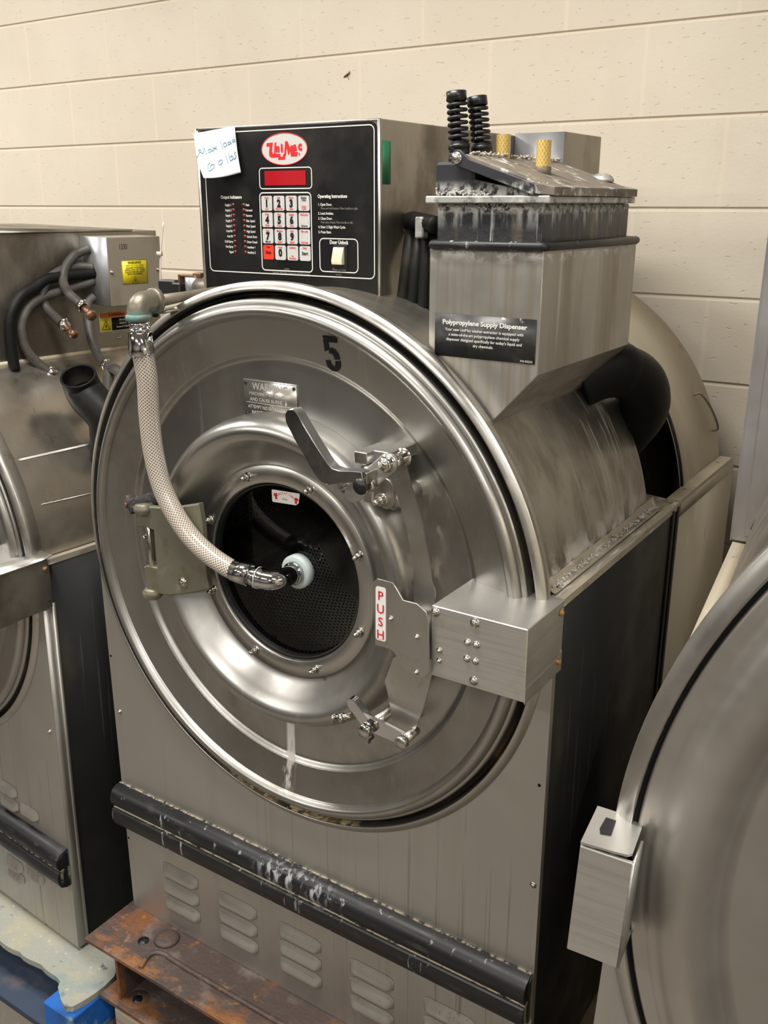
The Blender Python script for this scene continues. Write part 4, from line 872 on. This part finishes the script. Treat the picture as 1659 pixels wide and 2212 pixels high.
ST = [[(.2157, 1.6579), (.2209, 1.6706), (.2150, 1.6701), (.2277, 1.6655), (.2274, 1.6747), (.2353, 1.6631)], [(.2446, 1.6721), (.2384, 1.6708), (.2401, 1.6665), (.2464, 1.6692), (.2463, 1.6727), (.2484, 1.6677)],
      [(.2469, 1.6748), (.2584, 1.6717)], [(.2561, 1.6766), (.2494, 1.6684)], [(.2628, 1.6855), (.2713, 1.672)], [(.2736, 1.6817), (.2713, 1.6783), (.2751, 1.6756), (.2793, 1.678), (.2776, 1.682), (.2736, 1.6817)],
      [(.2876, 1.6833), (.2826, 1.6828), (.2823, 1.6786), (.2884, 1.6805), (.288, 1.684), (.2903, 1.6794)], [(.2977, 1.6864), (.2928, 1.6866), (.2925, 1.6825), (.2979, 1.6843)], [(.2933, 1.6941), (.299, 1.6827)],
      [(.2469, 1.6494), (.2441, 1.6438), (.2489, 1.6345), (.2564, 1.6393), (.2558, 1.6457), (.2496, 1.6437), (.2502, 1.638)], [(.2675, 1.6532), (.2642, 1.649), (.2669, 1.6448), (.2721, 1.6475), (.2719, 1.6524), (.2675, 1.6532)],
      [(.2781, 1.6614), (.2848, 1.6479)], [(.2843, 1.6647), (.2894, 1.652), (.2946, 1.6554), (.2929, 1.6596), (.2882, 1.6576)], [(.3010, 1.6663), (.2971, 1.6636), (.3010, 1.6593), (.2990, 1.6552), (.2955, 1.6537)]]
def paper_inv(x, z):
    best = None
    for j in range(41):
        for i in range(41):
            p = paper_pt(i/40, j/40); d = (p.x-x)**2+(p.z-z)**2
            if best is None or d < best[0]: best = (d, i/40, j/40, p)
    _, u, v, p = best
    for st in (.0125, .006, .003, .0015, .0007):
        for du in (-st, 0, st):
            for dv in (-st, 0, st):
                q = paper_pt(u+du, v+dv); d = (q.x-x)**2+(q.z-z)**2
                if d < best[0]: best = (d, u+du, v+dv, q)
        _, u, v, p = best
    return p
mb = MB()
for L in ST:
    P3 = smooth_path([(x-.004, 0, z) for x, z in L], 5); Q = []
    for p in P3: q = paper_inv(p.x, p.z); Q.append((p.x, q.y-.0010, p.z))
    mb.tube(Q, .00050, 5)
mb.build('handwriting', 'pen', PN)

# ================= left machine
R2 = thing('washing_machine', 'stainless washing machine at the left edge with rubber hoses hanging over its drum', 'washing machine', (-1.165, -.0011, -.1435), (-.0063, .0182, -.055))
washer(R2, 'left')
mb = MB(); mb.box(.866, 1.020, -.110, .018, .908, 1.0215, .0012); LB2 = mb.build('latch_box', 'box', R2)
MB().prism([(-.109, .905), (.020, .912), (.020, 1.006), (.016, 1.022), (-.109, 1.022)], 1.0192, 1.0212, 'YZ').build('latch_box_skirt', 'cab', LB2)
mb = MB(); mb.strip([(1.0, -.11, 1.023), (1.0, -.04, 1.0235), (1.004, .0, 1.026), (1.012, .022, 1.034)], .05, (1, 0, 0), .0018); mb.build('bent_flap', 'box', LB2)
screw(LB2, (1.0212, .010, 1.004), (1, 0, 0), .0044, 'rustbolt'); MB().cyl((1.0205, .012, .928), (1.0216, .012, .928), .0025, 10).build('screw_hole', 'black', LB2)
mb = MB(); mb.rev([(.480, .045), (.4860, .045), (.4860, .60), (.480, .60)], (CX, CZ), 6, math.radians(32.0), math.radians(32.5)); mb.build('housing_seam', 'ring', R2)
screw(R2, (.9020, .031, 1.2200), (.83, 0, .55), .0085, name='housing_bolt')
mb = MB(); mb.tube([(.955, .06, 1.12), (.962, .50, 1.105)], .0012, 6); mb.build('housing_scratch', 'ring', R2)
C2 = MB().box(.19, .720, .06, .62, 1.30, 1.673, .0015).build('control_cabinet', 'cab', R2)
MB().box(.25, .725, .12, .54, 1.673, 1.677).build('cabinet_top_sheet', 'cab', C2)
MB().box(.718, .727, .06, .62, 1.380, 1.392).build('cabinet_flange', 'beige', C2)
screw(C2, (.720, .178, 1.459), (1, 0, 0), .0034); screw(C2, (.720, .481, 1.413), (1, 0, 0), .0034)
J2 = MB().box(.719, .820, .386, .545, 1.5060, 1.6640, .001).build('junction_box', 'beigebox', R2)
MB().box(.7205, .8195, .3845, .3862, 1.5070, 1.6635).build('junction_box_front', 'greybox', J2)
screw(J2, (.820, .394, 1.585), (1, 0, 0), .0036); screw(J2, (.820, .534, 1.585), (1, 0, 0), .0036)
sx_ = .7062
MB().box(.8200, .8206, .4240, .5000, 1.5550, 1.6105).build('warning_sticker', 'yellow', J2)
mb = MB(); U = (0, 1, 0); X2 = .8206
mb.text('WARNING!', (X2, .4620, 1.6020), U, size=.0086, ax='CENTER', bold=.03, sx=.92)
mb.text('HIGH VOLTAGE INSIDE', (X2, .4620, 1.5960), U, size=.0062, ax='CENTER', sx=.84)
for i, t in enumerate(('DISCONNECT POWER BEFORE', 'OPENING COVER. ONLY TRAINED', 'QUALIFIED PERSONNEL SHOULD', 'SERVICE THIS EQUIPMENT.')): mb.text(t, (X2, .4620, 1.5908-.0048*i), U, size=.0050, ax='CENTER', sx=.78, bold=.02)
def tri(mb, x, yc, zb, s, wd):
    P = [(yc-s/2, zb), (yc+s/2, zb), (yc, zb+s*.87)]
    for i in range(3):
        a = P[i]; b = P[(i+1) % 3]; mb.tube([(x, a[0], a[1]), (x, b[0], b[1])], wd/2, 4)
    mb.prism([(yc+s*.05, zb+s*.62), (yc-s*.13, zb+s*.30), (yc, zb+s*.30), (yc-s*.05, zb+s*.08), (yc+s*.14, zb+s*.38), (yc, zb+s*.38)], x-.0002, x+.0004, 'YZ')
tri(mb, X2+.0002, .4620, 1.5565, .0185, .0007)
mb.text('001336', (X2, .4275, 1.5567), U, size=.0030)
for a, b, c_, d_ in ((.4240, .5000, 1.6098, 1.6105), (.4240, .5000, 1.5550, 1.5557), (.4240, .4247, 1.5550, 1.6105), (.4993, .5000, 1.5550, 1.6105)): mb.box(X2, X2+.0002, a, b, c_, d_)
mb.text('1330', (.8202, .4185, 1.6365), U, size=.0175, sx=.72, lift=.0003)
mb.build('sticker_lettering', 'black_ink', J2)
S2 = MB().box(.720, .7206, .4235, .5290, 1.4315, 1.4790).build('voltage_sticker', 'sticker', C2)
MB().box(.7206, .7209, .4250, .5275, 1.4660, 1.4780).build('sticker_orange_band', 'orange', C2)
MB().box(.7206, .7209, .4250, .4590, 1.4330, 1.4650).build('sticker_yellow_field', 'yellow', C2)
MB().box(.7206, .7209, .4600, .5275, 1.4330, 1.4650).build('sticker_black_field', 'black_ink', C2)
mb = MB(); mb.text('A WARNING', (.7209, .4760, 1.4690), U, size=.0086, ax='CENTER', bold=.02); tri(mb, .7211, .4420, 1.4370, .0255, .0012); mb.build('sticker_lettering', 'black_ink', C2)
mb = MB()
for i, t in enumerate(('208-240v', '50/60 hz', 'Control Voltage')): mb.text(t, (.7209, .4940, 1.4560-.0084*i), U, size=.0063, ax='CENTER', bold=.02)
mb.build('sticker_white_lettering', 'white_ink', C2)
HS = [[(.755, .386, 1.637), (.742, .366, 1.628), (.741, .346, 1.617), (.745, .32, 1.593), (.762, .30, 1.564), (.806, .28, 1.544), (.848, .27, 1.530), (.882, .262, 1.518)],
      [(.762, .386, 1.594), (.742, .355, 1.595), (.739, .315, 1.589), (.738, .276, 1.568), (.738, .258, 1.539), (.742, .261, 1.510), (.776, .260, 1.489), (.825, .250, 1.473)],
      [(.761, .386, 1.562), (.744, .332, 1.546), (.740, .267, 1.533), (.739, .223, 1.514), (.739, .196, 1.475), (.740, .198, 1.422), (.744, .226, 1.381), (.762, .250, 1.356)],
      [(.760, .386, 1.526), (.753, .37, 1.510), (.768, .355, 1.474), (.799, .34, 1.424), (.839, .33, 1.387), (.868, .325, 1.377)],
      [(.763, .386, 1.580), (.742, .284, 1.573), (.740, .239, 1.555), (.740, .201, 1.537), (.740, .170, 1.498), (.740, .162, 1.447), (.742, .164, 1.375)]]
hoses = []
for i, L in enumerate(HS):
    o = MB().tube(smooth_path(L, 8), .0108 if i < 4 else .0125, 16).build('supply_hose', 'greyhose' if i < 4 else 'blackrub', R2); hoses.append(o)
for i, o in enumerate(hoses[:4]):
    b = Vector(HS[i][-1]); a = Vector(HS[i][-2]); d = (b-a).normalized(); a = b-d*.012; b = b+d*.004
    mb = MB(); mb.cyl(a, b, .0128, 20, bev=.001); mb.cyl(a.lerp(b, .5)+Vector((0, -.006, .010)), a.lerp(b, .5)+Vector((.003, .006, .014)), .0042, 10); mb.build('hose_clamp', 'bolt', hoses[i])
def barb(i, L, hexd):
    b = Vector(HS[i][-1]); d = (b-Vector(HS[i][-2])).normalized(); mb = MB(); mb.cyl(b, b+d*L, .0070, 14)
    if hexd: mb.hexa(b+d*L, d, .0125, .012)
    else: mb.cyl(b+d*(L-.004), b+d*(L+.016), .0108, 14, bev=.002)
    mb.build('hose_barb', 'copper', hoses[i])
barb(0, .034, True); barb(1, .032, False)
mb = MB(); mb.tube(smooth_path([(.868, .325, 1.377), (.888, .320, 1.375), (.915, .315, 1.374), (.940, .315, 1.357)], 5), .0125, 16); mb.tube(smooth_path([(.882, .322, 1.375), (.886, .312, 1.352), (.896, .300, 1.318)], 5), .0135, 16); mb.build('hose_tee', 'greyhose', hoses[3])
# open rubber elbow
mb = MB(); pp = smooth_path([(.9110, .2120, 1.3740), (.9060, .2220, 1.3540), (.9100, .2270, 1.3360), (.9270, .2300, 1.3180), (.9500, .2340, 1.3020), (.9680, .2400, 1.2700), (.9500, .2500, 1.1900)], 5)
n = len(pp); mb.tube(pp, [.0400]*3+[.0400+.003*min(1, i/9) for i in range(n-3)], 30, caps=False); mb.tube([pp[0]]+pp[1:8][::1], [.0350]*8, 30, caps=False)
P0 = pp[0]; mb2 = mb
t0 = (pp[1]-pp[0]).normalized(); u0 = t0.orthogonal().normalized(); v0 = t0.cross(u0)
rg = [P0+(u0*math.cos(2*PI*k/30)+v0*math.sin(2*PI*k/30))*.0378 for k in range(31)]
mb.tube(rg, .0030, 8, caps=False); EL = mb.build('open_rubber_elbow', 'blackrub', R2)
mb = MB(); d = (pp[8]-pp[7]).normalized(); mb.tube([pp[7]-d*.001, pp[7], pp[7]+d*.002], [.001, .0348, .001], 30); mb.build('elbow_bore', 'black', EL)

# ================= right machine
R3 = thing('washing_machine', 'stainless washing machine at the right edge, cropped by the frame, nearest the camera', 'washing machine', (1.2639, -.5547, .1401), (.0105, .0462, .1146))
washer(R3, 'right')
mb = MB(); mb.box(-.022, .020, -.0500, -.0465, .869, .9705, .0008).box(-.022, -.0200, -.049, .002, .869, .970).box(-.022, .020, -.048, 0, .869, .872).box(.018, .020, -.050, -.020, .869, .9705)
H3 = mb.build('hinge_cover', 'box', R3)
MB().prism([(-.022, -.0500), (.004, -.0485), (.0135, -.0470), (.0165, -.0440), (.016, -.01), (.010, .0), (-.022, .0)], .9725, .9745, 'XY').build('cover_top', 'box', H3)
MB().prism([(-.012, -.012), (-.004, -.012), (-.003, -.032), (-.011, -.034), (-.013, -.028)], .9744, .9752, 'XY').build('cover_slot', 'black', H3)
C3 = MB().prism([(-.004, 1.0175), (.62, 1.0175), (.60, 1.78), (-.036, 1.78)], .57, .92, bev=.003).build('rear_cabinet', 'steelblue', R3)
MB().prism([(.013, 1.028), (.60, 1.028), (.58, 1.77), (-.019, 1.77)], .5665, .5705, bev=.001).build('cabinet_door', 'steelblue', C3)
MB().prism([(.019, 1.040), (.0255, 1.038), (.060, 1.160), (.0535, 1.162)], .5640, .5670).build('door_slot', 'black', C3)
MB().box(.043, .075, .5655, .5672, 1.37, 1.395).build('cabinet_sticker', 'sticker', C3)

# ------------------------------------------------------------------ skid, pallets
SK = thing('steel_skid', 'rusted steel channel skid under the middle washing machine', 'skid', (0, 0, -.162))
mb = MB(); L0, L1 = -.015, 1.30
def sk(x0, x1, y0, y1, z0, z1, b=.0015): mb.box(x0, x1, y0, y1, z0+.162, z1+.162, b)
sk(L0, L1, -.135, .045, -.012, -.001); sk(.030, L1, -.040, -.028, -.150, -.011); sk(.012, L1, -.132, .045, -.161, -.149); SK1 = mb.build('front_rail', 'rust', SK)
mb = MB(); sk(.060, .068, -.118, -.040, -.150, -.012); sk(.020, .028, -.050, .045, -.15, -.012); mb.build('gusset', 'rust', SK)
mb = MB(); mb.tube(smooth_path([(.16, -.128, .163), (.15, -.090, .163), (.175, -.072, .163), (.25, -.075, .163), (.7, -.075, .163), (1.28, -.075, .163)], 6), .0055, 8); mb.build('weld_bead', 'rust', SK)
mb = MB(); mb.tube([(.1045, -.068, .1605), (.1045, -.068, .1615)], [.0130, .0130], 20); mb.tube([(.098, -.095, .013), (.098, -.095, .0142)], [.0115, .0115], 20); mb.build('bolt_hole', 'black', SK)
MB().tube([(.145, -.035, .160), (.145, -.035, .166), (.145, -.035, .168)], [.030, .026, .018], 24).build('welded_washer', 'rust', SK); MB().tube([(.098, -.095, .012), (.098, -.095, .0135)], [.028, .027], 24).build('welded_washer', 'rust', SK)
mb = MB(); sk(L0, L1, .86, 1.02, -.162, -.001); mb.build('rear_rail', 'rust', SK)

def pallet(name, label, x0, x1, y0, y1, ztop, mt, deck, rot=0, group=None):
    t = thing(name, label, 'pallet', (x0, y0, FLOOR)); h = ztop-FLOOR; Wd = x1-x0; D = y1-y0
    for i in range(5):
        a = D/5*i; MB().box(0, Wd, a+.004, a+D/5-.02, h-.018, h, .002).build('deck_board', deck, t)
    for i in range(3):
        for j in range(3):
            xx = (Wd-.10)/2*i; yy = (D-.10)/2*j; MB().box(xx, xx+.10, yy+.003, yy+.10, .016, h-.018, .003).build('pallet_block', mt, t)
    for i in range(3): MB().box((Wd-.10)/2*i, (Wd-.10)/2*i+.10, 0.002, D, 0, .016, .002).build('bottom_board', mt, t)
    return t
pallet('wooden_pallet', 'pale wooden pallet under the rusted skid of the middle washing machine', .045, 1.20, -.125, 1.02, -.163, 'wood', 'wood')
pallet('wooden_pallet', 'wooden pallet under the washing machine at the right edge, mostly hidden', 1.32, 2.35, -.42, .52, .075, 'wood', 'wood')
BP = thing('blue_pallet', 'blue painted pallet under the worn board at the left machine', 'pallet', (-.05, -.2, FLOOR))
def bb(x0, x1, y0, y1, z0, z1, nm, mt, b=.003): MB().box(x0+.05, x1+.05, y0+.2, y1+.2, z0-FLOOR, z1-FLOOR, b).build(nm, mt, BP)
for xx in (-1.20, -.66, -.115): 
    for yy in (-.195, .30, .80): bb(xx, xx+.10, yy, yy+.12, FLOOR+.02, -.189, 'pallet_block', 'blue')
bb(-1.25, .00, -.188, -.06, FLOOR, FLOOR+.02, 'bottom_board', 'bluedark'); bb(-1.25, .0, .30, .42, FLOOR, FLOOR+.02, 'bottom_board', 'bluedark'); bb(-1.25, .0, .80, .92, FLOOR, FLOOR+.02, 'bottom_board', 'bluedark')
# ragged worn board
mb = MB(); random.seed(9); P = []
for i in range(60):
    x = -1.30+1.185*i/59; P.append((x, -.150-.012*math.sin(x*7)+random.uniform(-.0035, .0035)))
P += [(-.105, -.158), (-.070, -.178), (-.045, -.186), (-.030, -.176), (-.022, -.150), (-.018, -.124), (-.016, -.095), (-.020, -.062), (-.032, -.045), (-.040, .20), (-.04, .95), (-1.30, .95)]
mb.prism([(x, y) for x, y in P], -.188, -.1725, 'XY'); tag(mb.build('plywood_board', 'board'), 'worn plywood board with flaking grey and blue paint under the left washing machine', 'board')
PB = bpy.data.objects['plywood_board']
# insect on the wall
mb = MB(); b0 = Vector((-.179, 1.1575, 1.921)); d = Vector((.012, 0, .006)); mb.tube([b0-d*1.0, b0-d*.5, b0, b0+d*.5, b0+d*.9], [.0006, .0026, .0036, .0028, .0008], 8)
mb.tube([b0, b0+Vector((.006, 0, -.012))], .0008, 5); mb.tube([b0+d*.3, b0+Vector((.010, 0, .010))], .0008, 5); tag(mb.build('moth', 'copper'), 'small brown moth clinging to the beige block wall above the control panel', 'insect')
# keep every tree at thing > part > sub-part (all parts sit at identity, so re-parenting moves nothing)
def depth(o): return 1+(depth(o.parent) if o.parent else 0)
for o in list(COL.objects):
    while depth(o) > 3: o.parent = o.parent.parent
